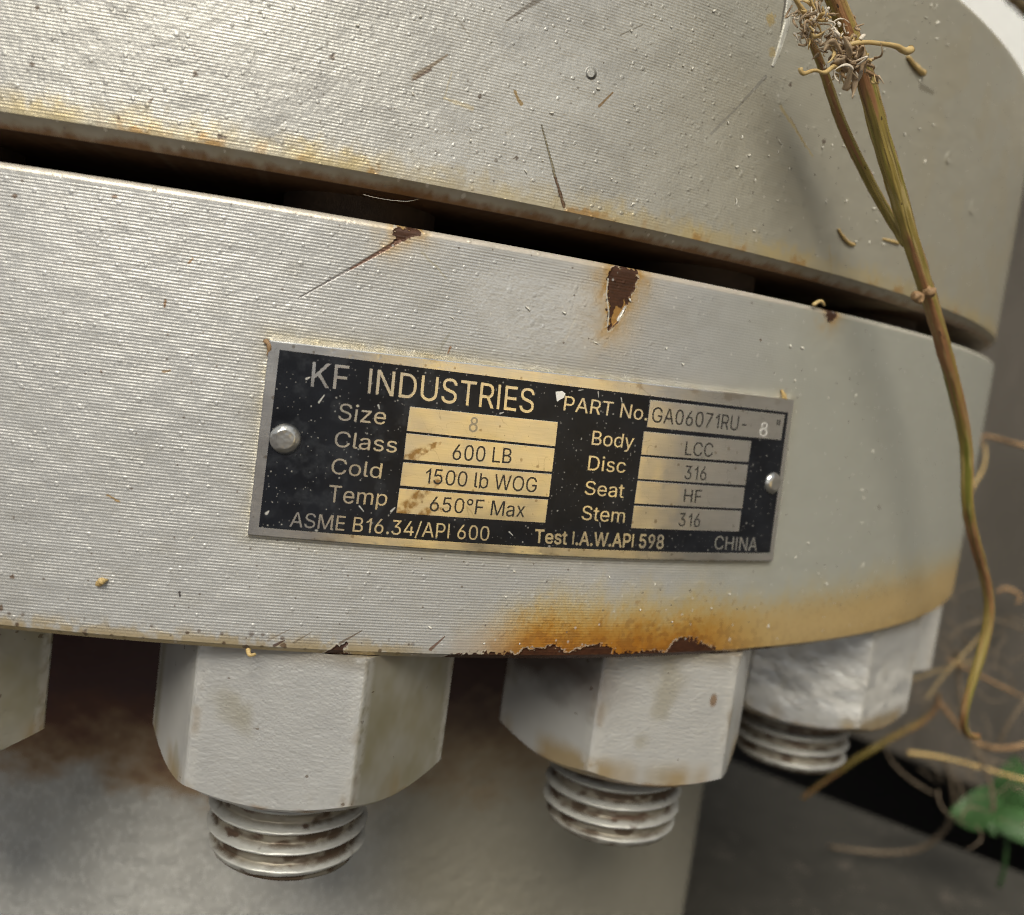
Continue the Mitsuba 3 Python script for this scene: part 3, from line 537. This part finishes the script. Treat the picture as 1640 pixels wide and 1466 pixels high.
# ================================================================ plant
def stem_paint(p, n, uv):                    # fibres run along the stem: uv = (metres along, angle)
    l, ca, sa = uv.x * 1000, dr.cos(uv.y) * 1.0, dr.sin(uv.y) * 1.0
    c = mix((0.16, 0.12, 0.028), (0.33, 0.245, 0.065), fbm(l * 0.10, ca * 2.2, sa * 2.2))
    c = mix(c, (0.13, 0.14, 0.018), 0.85 * smoothstep(0.5, 0.62, fbm(l * 0.035 + 3, ca * 1.6, sa * 1.6)))
    c = mix(c, (0.27, 0.125, 0.06), 0.9 * smoothstep(0.46, 0.62, fbm(l * 0.07 + 11, ca * 1.5, sa * 1.5)))
    c = mix(c, (0.42, 0.34, 0.16), 0.55 * smoothstep(0.56, 0.72, fbm(l * 0.22 + 7, ca * 5, sa * 5)))
    c = mix(c, (0.07, 0.05, 0.02), 0.6 * smoothstep(0.58, 0.74, fbm(l * 0.12 + 17, ca * 7, sa * 7)))
    return mix(c, (0.025, 0.015, 0.01), 0.85 * smoothstep(0.76, 0.80, fbm(l * 0.8, ca * 2.5, sa * 2.5)))
def stem_height(p, n, uv):
    return 0.25 * (fbm(uv.x * 140, dr.cos(uv.y) * 5, dr.sin(uv.y) * 5) - 0.5) + 0.05 * (fbm(uv.x * 2500, dr.cos(uv.y) * 4, dr.sin(uv.y) * 4) - 0.5)
def straw_paint(p, n, uv): return mix((0.36, 0.23, 0.08), (0.55, 0.42, 0.20), fbm(p.x * 500, p.y * 500, p.z * 500))
def twig_paint(p, n, uv): return mix((0.17, 0.095, 0.045), (0.36, 0.23, 0.12), fbm(p.x * 300, p.y * 300, p.z * 300))
bs('m_stem', stem_paint, 0.5, 0.0, stem_height)
bs('m_straw', straw_paint, 0.55); bs('m_twig', twig_paint, 0.65); bs('m_bud', lambda p, n, uv: mix((0.20, 0.11, 0.05), (0.50, 0.40, 0.28), fbm(p.x * 900, p.y * 900, p.z * 900)), 0.7)
plant = thing('plant_stem', 'olive green plant stem hanging down in front of both flanges on the right', 'plant')
STEM = [(0.0617, -0.2138, 0.0948), (0.0637, -0.2132, 0.0923), (0.0679, -0.2119, 0.0881), (0.0724, -0.2104, 0.0828), (0.0766, -0.2089, 0.0772), (0.0819, -0.2069, 0.0707), (0.0870, -0.2048, 0.0646), (0.0918, -0.2027, 0.0595), (0.0967, -0.2004, 0.0541), (0.1024, -0.1975, 0.0479), (0.1082, -0.1944, 0.0413), (0.1129, -0.1917, 0.0342), (0.1155, -0.1902, 0.0278), (0.1204, -0.1871, 0.0216), (0.1295, -0.1809, 0.0135)] + [(0.1350, -0.1778, 0.0046), (0.1343, -0.1783, -0.0027), (0.1440, -0.1705, -0.0217)]
obj('stalk', tube(STEM, np.array([15.5, 15.5, 16, 16.3, 16, 15, 14.5, 15, 14.2, 13.7, 13.2, 12.8, 12.5, 12.6, 12.2, 11.5, 10, 9, 8]) * 0.8e-4, 220, 22, 0.05, 6, 0.10, 3), 'm_stem', plant, True)
obj('side_shoot', tube([(0.0642, -0.2068, 0.0894), (0.0671, -0.2059, 0.0866), (0.0720, -0.2045, 0.0806), (0.0776, -0.2032, 0.0749), (0.0829, -0.2027, 0.0696), (0.0862, -0.2040, 0.0653)], [0.0005, 0.00065, 0.00072, 0.00076, 0.00075, 0.0007], 80, 14, 0.05, 5, 0.1, 5), 'm_stem', plant, True)
obj('node_bud', cat([tube([(0.0911, -0.2038, 0.0590), (0.0913, -0.2048, 0.0591), (0.0917, -0.2048, 0.0596)], [0.0008, 0.0007, 0.0002], 14, 10, 0.15, 5, 0.4, 7), tube([(0.0886, -0.2042, 0.0581), (0.0894, -0.2045, 0.0579), (0.0896, -0.2049, 0.0571)], [0.0007, 0.0009, 0.0003], 12, 10, 0.1, 5, 0.35, 8)]), 'm_twig', plant, True)
def ten(pts, radii, mat, seed, name='tendril'): return obj(name, tube(pts, radii, 36, 8, 0.0, 5, 0.18, seed), mat, plant, True)
ten([(0.0650, -0.2159, 0.0862), (0.0673, -0.2160, 0.0869), (0.0702, -0.2150, 0.0876), (0.0739, -0.2131, 0.0884), (0.0764, -0.2116, 0.0889), (0.0769, -0.2114, 0.0893)], [0.00032, 0.00030, 0.00030, 0.00032, 0.0004, 0.00055], 'm_straw', 1)
ten([(0.0657, -0.2136, 0.0838), (0.0636, -0.2148, 0.0831), (0.0623, -0.2157, 0.0822), (0.0609, -0.2161, 0.0821), (0.0588, -0.2167, 0.0813), (0.0585, -0.2168, 0.0818)], [0.0004, 0.0003, 0.00028, 0.00022, 0.00025, 0.0003], 'm_straw', 2)
ten([(0.0686, -0.2148, 0.0840), (0.0698, -0.2150, 0.0836), (0.0713, -0.2144, 0.0835)], [0.0003, 0.0002, 0.0001], 'm_twig', 3)
ten([(0.0662, -0.2135, 0.0839), (0.0662, -0.2142, 0.0828), (0.0671, -0.2142, 0.0828)], [0.0002, 0.00018, 0.00012], 'm_twig', 4)
ten([(0.0618, -0.2111, 0.0896), (0.0599, -0.2127, 0.0901), (0.0581, -0.2137, 0.0908), (0.0570, -0.2140, 0.0918)], [0.0005, 0.0004, 0.0003, 0.0003], 'm_straw', 5)
ten([(0.0619, -0.2132, 0.0896), (0.0619, -0.2142, 0.0899), (0.0628, -0.2145, 0.0894)], [0.0003, 0.00025, 0.00015], 'm_straw', 6)
ten([(0.0610, -0.2124, 0.0909), (0.0610, -0.2129, 0.0917), (0.0602, -0.2132, 0.0928)], [0.00012, 0.0001, 0.0001], 'm_straw', 7)
br = {'m_bud': [], 'm_straw': [], 'm_pale': []}
bs('m_pale', (0.60, 0.54, 0.46), 0.7)
for i in range(170):
    t = rng.random(); q0 = np.array((0.0596, -0.2123, 0.0905)) * (1 - t) + np.array((0.0686, -0.2138, 0.0843)) * t
    sc_ = 0.0008 + 0.0007 * math.exp(-((t - 0.35) / 0.2) ** 2) + 0.0008 * math.exp(-((t - 0.85) / 0.15) ** 2)
    q0 = q0 + rng.normal(0, sc_, 3); q1 = q0 + rng.normal(0, 0.0007, 3); q2 = q1 + rng.normal(0, 0.0007, 3)
    w = rng.uniform(0.00006, 0.00021)
    br[('m_bud', 'm_bud', 'm_straw', 'm_pale')[i % 4]].append(tube([q0, q1, q2], [w, w * 1.2, w * 0.3], 8, 6, 0.15, 3, 0.4, i))
for m_ in br: obj('dried_flower_cluster', cat(br[m_]), m_, plant, True)
bw = []
for i in range(16):                          # papery scales wrapped round the joint
    t = rng.uniform(0, 1); q0 = np.array((0.0647, -0.2139, 0.0857)) * (1 - t) + np.array((0.0670, -0.2153, 0.0842)) * t + rng.normal(0, 0.0005, 3)
    q1 = q0 + rng.normal(0, 0.0012, 3); q2 = q1 + rng.normal(0, 0.0010, 3)
    bw.append(tube([q0, q1, q2], [0.0002, 0.0004, 0.0001], 14, 8, 0.35, 2, 0.4, 60 + i))
obj('bract', cat(bw), 'm_bud', plant, True)

# small dry pieces lying on the paint
def lying(pts, w, mat, label, seed): 
    k = obj('straw_fragment', tube(pts, w, 18, 7, 0, 5, 0.25, seed), mat, None, True); tag(k, label, 'straw', 'dry straw pieces stuck to the paint')
lying([(0.0909, -0.1888, 0.0972), (0.0931, -0.1878, 0.0964), (0.0958, -0.1864, 0.0961)], [0.0003, 0.0004, 0.00055], 'm_straw', 'short yellow straw on the upper flange right of the plant stem', 1)
lying([(0.0813, -0.1930, 0.0678), (0.0831, -0.1924, 0.0666), (0.0856, -0.1911, 0.0662)], [0.0002, 0.00026, 0.0003], 'm_straw', 'pale hooked straw on the upper flange left of the plant stem', 2)
lying([(0.0927, -0.1877, 0.0686), (0.0971, -0.1856, 0.0688)], [0.0002, 0.0003], 'm_straw', 'thin straw piece half behind the plant stem above the gap', 3)
lying([(-0.0005, -0.2104, 0.0003), (-0.0001, -0.2112, -0.0002), (0.0004, -0.2108, -0.0001)], [0.0003, 0.00025, 0.0002], 'm_straw', 'curled straw on the lower rim above the largest nut', 4)
lying([(0.0778, -0.1953, 0.0553), (0.0787, -0.1953, 0.0561), (0.0801, -0.1946, 0.0557)], [0.0003, 0.0003, 0.0002], 'm_straw', 'tiny tan straw at the lip of the lower flange below the gap', 5)
lying([(-0.0189, -0.2094, 0.0070), (-0.0185, -0.2098, 0.0075), (-0.0179, -0.2095, 0.0076)], [0.0004, 0.0005, 0.0001], 'm_straw', 'small tan chip on the lower flange left of the nameplate', 6)
lying([(0.0740, -0.1968, 0.0418), (0.0747, -0.1969, 0.0407), (0.0754, -0.1963, 0.0397)], [0.0002, 0.0004, 0.0002], 'm_straw', 'pale crumb at the top right corner of the nameplate', 7)
lying([(-0.0026, -0.2102, 0.0389), (-0.0021, -0.2107, 0.0385), (-0.0021, -0.2104, 0.0372)], [0.0003, 0.00035, 0.0002], 'm_twig', 'brown crumb at the top left corner of the nameplate', 8)
fur = []
for i in range(170):                          # dust and paint crumbs, denser towards the right end
    u = 128 * rng.random() ** 0.62 - 20; zz = rng.uniform(2, 108)
    if 53 < zz < 63.5 or (-4 < u < 81 and 13 < zz < 42): continue
    r_ = 0.2101 if zz < 58 else 0.2093
    L = rng.uniform(0.08, 0.30) * (2.2 if rng.random() < 0.15 else 1); a = rng.uniform(0, 6.28); b = a + rng.normal(0, 0.6)
    p0, p1, p2 = (u, zz), (u + L * math.cos(a), zz + L * math.sin(a)), (u + L * math.cos(a) + L * math.cos(b), zz + L * math.sin(a) + L * math.sin(b))
    w = rng.uniform(0.00005, 0.00015)
    fur.append(tube([on_cyl(*p0, r_), on_cyl(*p1, r_ + 0.0001), on_cyl(*p2, r_ + 0.00003)], [w, w * 1.3, w * 0.6], 7, 5, 0, 5, 0.3, i))
bs('m_crumb', (0.62, 0.60, 0.55), 0.6)
tag(obj('dust', cat(fur), 'm_crumb', None, True), 'fine pale dust and paint crumbs scattered over both flanges', 'dust', None, 'stuff')
hair = cat([tube([(0.0072, -0.2069, 0.0586), (0.0086, -0.2068, 0.0585), (0.0102, -0.2067, 0.0585), (0.0118, -0.2067, 0.0586), (0.0130, -0.2066, 0.0588), (0.0149, -0.2065, 0.0597), (0.0163, -0.2064, 0.0603)], [0.000028, 0.000028], 60, 5)])
tag(obj('fibre', hair, 'm_crumb', None, True), 'fine white hair lying in the gap between the flanges', 'hair')

# ================================================================ surroundings
def wall_paint(p, n, uv):
    x, y, z = p.x * 100, p.y * 100, p.z * 100
    c = mix((0.055, 0.048, 0.04), (0.125, 0.11, 0.095), fbm(x * 0.35, y * 0.35, z * 0.12))
    return mix(c, (0.13, 0.11, 0.095), 0.5 * smoothstep(0.55, 0.8, fbm(x * 1.5, y * 1.5, z * 0.4)))
def slab_paint(p, n, uv):
    x, y, z = p.x * 100, p.y * 100, p.z * 100
    c = mix((0.028, 0.026, 0.022), (0.055, 0.051, 0.044), fbm(x * 0.6, y * 0.6, z * 0.6))  # shadow of the valve put into the slab colour
    return mix(c, (0.12, 0.10, 0.085), 0.6 * smoothstep(0.6, 0.8, fbm(x * 1.8, y * 1.8, z * 1.8)))
def ground_paint(p, n, uv):
    az = dr.atan2(p.x, -p.y) * 57.2958; r = dr.sqrt(dr.square(p.x) + dr.square(p.y))
    dry = smoothstep(7, 17, az + 8 * (fbm(p.x * 0.8, p.y * 0.8) - 0.5)) * (1 - smoothstep(54, 74, az + 8 * (fbm(p.x, p.y, 3.0) - 0.5))) * smoothstep(0.9, 1.5, r) * (1 - smoothstep(38, 48, az) * smoothstep(4.0, 6.5, r))  # tan sector placed and brightened for a gold reflection in the plate
    c = mix((0.08, 0.075, 0.077), (0.15, 0.14, 0.14), fbm(p.x * 9, p.y * 9))
    return mix(c, mix(mix((0.74, 0.49, 0.15), (0.86, 0.64, 0.28), fbm(p.x * 6, p.y * 6)), (0.42, 0.28, 0.10), 0.8 * smoothstep(0.52, 0.66, fbm(p.x * 1.5, p.y * 1.5, 5.0))), dry)
bs('m_wall', wall_paint, 0.85); bs('m_slab', slab_paint, 0.8); bs('m_ground', ground_paint, 0.9); bs('m_block', lambda p, n, uv: mix((0.17, 0.16, 0.147), (0.28, 0.265, 0.245), fbm(p.x * 12, p.y * 12, p.z * 12)), 0.85); bs('m_hollow_black', (0.012, 0.010, 0.009), 0.95); bs('m_panel', (0.88, 0.88, 0.87), 0.55)
n = 161; gx = np.sinh(np.linspace(-1, 1, n) * 6.0) / math.sinh(6.0) * 150
X, Y = np.meshgrid(gx, gx, indexing='ij'); G = -0.45 + 0.02 * meshkit.fbm(np.stack([X * 3, Y * 3, 0 * X], -1), 3)
rr = np.hypot(X, Y); G = G + 0.30 * np.clip((rr - 2.2) / 1.6, 0, 1) ** 2 * (Y < 0) + 1.1 * np.clip((rr - 8) / 20, 0, 1)
i, j = np.meshgrid(np.arange(n - 1), np.arange(n - 1), indexing='ij'); k = (i * n + j).ravel()
tag(obj('ground', (np.stack([X, Y, G], -1).reshape(-1, 3), np.stack([k, k + n, k + n + 1, k + 1], 1)), 'm_ground', None, True), 'dry tan and grey ground around the valve, tan part shaped for the plate reflection', 'ground', None, 'structure')
def box(lo, hi, bevel=0.002):
    lo, hi = np.array(lo), np.array(hi); s = [m3.Manifold.sphere(bevel, 8).translate(tuple(np.where([a & 1, a & 2, a & 4], hi - bevel, lo + bevel))) for a in range(8)]
    return man(m3.Manifold.batch_hull(s))
def turn(m, ang, o): m = m.copy(); m.apply_transform(trimesh.transformations.rotation_matrix(ang, [0, 0, 1], o)); return m
E0, E1 = np.array((0.2460, 0.0182, -0.1250)), np.array((0.2937, -0.0410, -0.1250))
d = (E1 - E0) / np.linalg.norm(E1 - E0); nrm = np.array([d[1], -d[0], 0]); nrm *= -1 if nrm[1] > 0 else 1
pts = [E0 - 0.30 * d, E0 + 0.9 * d, E0 + 0.9 * d + 0.5 * nrm, E0 - 0.30 * d + 0.5 * nrm]
sl = m3.Manifold.extrude(m3.CrossSection([np.array(Polygon([p[:2] for p in pts]).buffer(-0.004).buffer(0.004).exterior.coords)[:-1][::-1]]), 0.33).translate((0, 0, -0.455))
tag(obj('concrete_plinth', man(sl), 'm_slab', None, 30), 'dirty concrete plinth under the valve at the lower right, shade put into its colour', 'plinth')
W0, W1 = np.array((0.3758, 0.2200, -0.1708)), np.array((0.4355, 0.1000, -0.1122))
wall = thing('concrete_wall', 'dark grimy concrete wall behind the valve on the right', 'wall')
wd = (W1 - W0)[:2] / np.linalg.norm((W1 - W0)[:2]); ang = math.atan2(wd[1], wd[0])
def along(lo, hi, bevel=0.002): return turn(moved(box(lo, hi, bevel), W0[0], W0[1], 0), ang, [W0[0], W0[1], 0])
obj('lower_block', along((-0.45, 0, W0[2]), (0.258, 0.05, 0.20), 0.004), 'm_wall', wall, 30)
obj('added_block', along((0.262, -0.002, W0[2] - 0.003), (1.3, 0.05, 0.60), 0.004), 'm_block', wall, 30)  # added out of view to shape the light and plate reflection
obj('dark_backing', along((-0.6, 0.16, -0.45), (1.3, 0.20, 0.16)), 'm_hollow_black', wall, 30)  # black sheet added where the hollow is only in shade
pan = thing('white_sheet', 'white painted sheet panels seen above the flange at the top right corner', 'panel')
obj('panel', along((-0.30, 0.06, 0.195), (0.060, 0.064, 0.62), 0.001), 'm_panel', pan, 30)
obj('panel', along((0.0625, 0.045, 0.195), (0.24, 0.049, 0.62), 0.001), 'm_panel', pan, 30)

# dry stalks and a green seedling in the hollow between plinth and wall
bs('m_dull_twig', lambda p, n, uv: mix((0.10, 0.075, 0.05), (0.20, 0.155, 0.11), fbm(p.x * 300, p.y * 300, p.z * 300)), 0.7)
def stalk(pts, w, mat, label, seed, n=50):
    tag(obj('dry_stalk', tube(pts, np.array(w) * 0.8, n, 8, 0.06, 4, 0.25, seed), mat, None, True), label, 'stalk', 'dry stalks in the hollow at the right')
stalk([(0.2036, -0.0857, -0.0304), (0.2200, -0.0840, -0.0363), (0.2384, -0.0830, -0.0426)], [0.0005, 0.0006, 0.0006], 'm_twig', 'pale straight straw running right from beside the third nut', 41)
stalk([(0.1992, -0.0815, -0.0620), (0.2094, -0.0816, -0.0628), (0.2245, -0.0819, -0.0654), (0.2479, -0.0818, -0.0700)], [0.0009, 0.0007, 0.0007, 0.0008], 'm_straw', 'tan stalk running right just above the green leaves', 42)
stalk([(0.2055, -0.0858, -0.0271), (0.2118, -0.0822, -0.0378), (0.2160, -0.0819, -0.0492), (0.2266, -0.0823, -0.0651), (0.2335, -0.0818, -0.0801)], [0.0007, 0.0009, 0.0009, 0.0009, 0.0008], 'm_dull_twig', 'dull leaning stalk behind the green leaves', 43)
stalk([(0.1826, -0.0554, -0.0898), (0.1899, -0.0655, -0.0736), (0.1972, -0.0747, -0.0604), (0.2039, -0.0815, -0.0501), (0.2020, -0.0863, -0.0412)], [0.0009, 0.0011, 0.0012, 0.0011, 0.0006], 'm_stem', 'olive stalk slanting up from under the scraped nut', 44)
stalk([(0.2068, -0.0817, -0.0453), (0.2204, -0.0799, -0.0561), (0.2327, -0.0772, -0.0609), (0.2484, -0.0782, -0.0577)], [0.0009, 0.0009, 0.001, 0.0012], 'm_twig', 'brown bent stalk at the right edge above the leaves', 45)
stalk([(0.1991, -0.0551, -0.1080), (0.2309, -0.0390, -0.1175), (0.2401, -0.0468, -0.1107), (0.2422, -0.0525, -0.1015), (0.2403, -0.0573, -0.0918), (0.2336, -0.0606, -0.0789), (0.2253, -0.0639, -0.0700)], [0.0005, 0.0008, 0.001, 0.0012, 0.0012, 0.0010, 0.0006], 'm_dull_twig', 'thin curved root looping over the plinth edge below the leaves', 46, 70)
stalk([(0.2031, -0.0643, -0.0660), (0.2089, -0.0627, -0.0733), (0.2154, -0.0623, -0.0781), (0.2292, -0.0601, -0.0849)], [0.0003, 0.0005, 0.0006, 0.0004], 'm_dull_twig', 'fine curved stalk in the dark hollow left of the leaves', 47)
stalk([(0.2223, -0.0833, 0.0388), (0.2074, -0.0860, 0.0374), (0.1984, -0.0889, 0.0360), (0.1994, -0.0893, 0.0347)], [0.0008, 0.0008, 0.0007, 0.0004], 'm_twig', 'pinkish straw reaching in from the right edge beside the plant stem', 48)
stalk([(0.1997, -0.0893, 0.0354), (0.1995, -0.0909, 0.0312), (0.1960, -0.0942, 0.0269), (0.1905, -0.0984, 0.0212)], [0.0004, 0.00045, 0.0005, 0.0005], 'm_straw', 'thin tan shoot curving down to the plant stem at mid height', 49)
stalk([(0.2201, -0.0814, -0.0096), (0.2221, -0.0817, -0.0080), (0.2248, -0.0824, -0.0082), (0.2273, -0.0832, -0.0100), (0.2264, -0.0832, -0.0119)], [0.0005, 0.0008, 0.0009, 0.0008, 0.0005], 'm_twig', 'small pink curl at the right edge below the pinkish straw', 50)
stalk([(0.2076, -0.0801, -0.0268), (0.2117, -0.0805, -0.0209), (0.2165, -0.0814, -0.0186), (0.2245, -0.0809, -0.0186), (0.2361, -0.0803, -0.0216)], [0.0003, 0.0004, 0.0005, 0.0005, 0.0005], 'm_dull_twig', 'thin arching stalk behind the lower end of the plant stem', 51)
stalk([(0.1990, -0.0858, -0.0428), (0.2059, -0.0863, -0.0312), (0.2107, -0.0868, -0.0245), (0.2171, -0.0851, -0.0167)], [0.00025, 0.0003, 0.0003, 0.0002], 'm_straw', 'hair thin straw crossing the foot of the plant stem', 52)
stalk([(0.1942, -0.0783, -0.0422), (0.2032, -0.0823, -0.0353), (0.2113, -0.0875, -0.0297)], [0.0002, 0.00025, 0.0002], 'm_straw', 'hair thin straw lying almost level beside the third nut', 53)
stalk([(0.2277, -0.0854, -0.0560), (0.2291, -0.0873, -0.0470), (0.2343, -0.0877, -0.0376)], [0.0007, 0.0008, 0.0008], 'm_dull_twig', 'dull stalk rising to the right edge above the brown bent stalk', 54)
bs('m_leaf', lambda p, n, uv: mix((0.022, 0.065, 0.02), (0.055, 0.125, 0.04), fbm(p.x * 250, p.y * 250, p.z * 250)), 0.5)
seed = thing('green_seedling', 'small green leafed seedling in the dark hollow at the lower right', 'plant')
def leaf(base, tip, width, lift, nm='leaf'):
    base, tip = np.array(base), np.array(tip); ax = tip - base; L = np.linalg.norm(ax); ax /= L
    side = np.cross(ax, FWD); side /= np.linalg.norm(side); nr = np.cross(side, ax)
    g = []; nu, nv = 18, 10
    for top in (0, 1):
        for i in range(nu + 1):
            t = i / nu; wd_ = width * (math.sin(math.pi * min(1, 0.04 + 0.96 * t) ** 0.8) ** 0.7) * 0.5
            for j in range(nv + 1):
                k_ = j / nv * 2 - 1
                g.append(base + ax * L * t + side * wd_ * k_ + nr * (lift * (k_ * k_ * 0.5 - math.sin(t * 3) * 0.6) + (0.00018 * math.sqrt(max(0, 1 - k_ * k_)) * (1 if top else -1)) + 0.00025 * math.cos(t * 40 + abs(k_) * 6)))
    f = []; m = (nu + 1) * (nv + 1)
    for i in range(nu):
        for j in range(nv):
            a = i * (nv + 1) + j; f += [(a, a + 1, a + nv + 2), (a, a + nv + 2, a + nv + 1), (m + a, m + a + nv + 2, m + a + 1), (m + a, m + a + nv + 1, m + a + nv + 2)]
    obj(nm, trimesh.Trimesh(np.array(g), f, process=False), 'm_leaf', seed, True)
leaf((0.2496, -0.0687, -0.0834), (0.2261, -0.0731, -0.0859), 0.0150, 0.0026)
leaf((0.2499, -0.0687, -0.0828), (0.2482, -0.0716, -0.0658), 0.0114, 0.0022)
leaf((0.2505, -0.0690, -0.0840), (0.2504, -0.0820, -0.0906), 0.0150, 0.0026)
leaf((0.2514, -0.0679, -0.0831), (0.2600, -0.0729, -0.0756), 0.0126, 0.0022)
leaf((0.2515, -0.0668, -0.0850), (0.2435, -0.0731, -0.0925), 0.0102, 0.0018)
obj('stem', tube([(0.2509, -0.0678, -0.0838), (0.2544, -0.0674, -0.0958), (0.2630, -0.0593, -0.1184)], [0.0006, 0.0007, 0.0008], 20, 8), 'm_leaf', seed, True)

bs('m_bark', lambda p, n, uv: mix((0.03, 0.02, 0.01), (0.25, 0.17, 0.05), smoothstep(0.35, 0.7, fbm(p.x * 600, p.y * 600, p.z * 200))), 0.6)
tag(obj('dead_twig', tube([(0.2180, -0.0298, 0.1911), (0.2252, -0.0321, 0.1861), (0.2304, -0.0337, 0.1828), (0.2404, -0.0367, 0.1774)], [0.0020, 0.0024, 0.0025, 0.0025], 40, 12, 0.1, 5, 0.2, 71), 'm_bark', None, True), 'dark brown twig crossing the white sheet at the top right corner', 'twig')

tang = []
c0 = np.array((0.2205, -0.0741, -0.0392)); ex, ey, ez = np.array((0.2398, -0.0786, -0.0365)) - c0, np.array((0.2227, -0.0766, -0.0589)) - c0, FWD
for i in range(90):
    o = c0 + ex * rng.uniform(-0.9, 1.1) + ey * rng.uniform(-1.2, 2.0) + ez * rng.uniform(-0.03, 0.03)
    a_ = rng.uniform(0, math.pi); dv = (ex * math.cos(a_) + ey * math.sin(a_)) * rng.uniform(0.2, 0.8) + ez * rng.normal(0, 0.006)
    bend = rng.normal(0, 0.0018, 3)
    w = rng.uniform(0.00010, 0.00032)
    tang.append(tube([o - dv / 2, o + bend, o + dv / 2], [w, w, w * 0.4], 16, 5, 0, 4, 0.25, 200 + i))
tag(obj('dry_grass', cat(tang), 'm_dull_twig', None, True), 'tangle of fine dry grass fibres at the foot of the plant stem', 'grass', None, 'stuff')
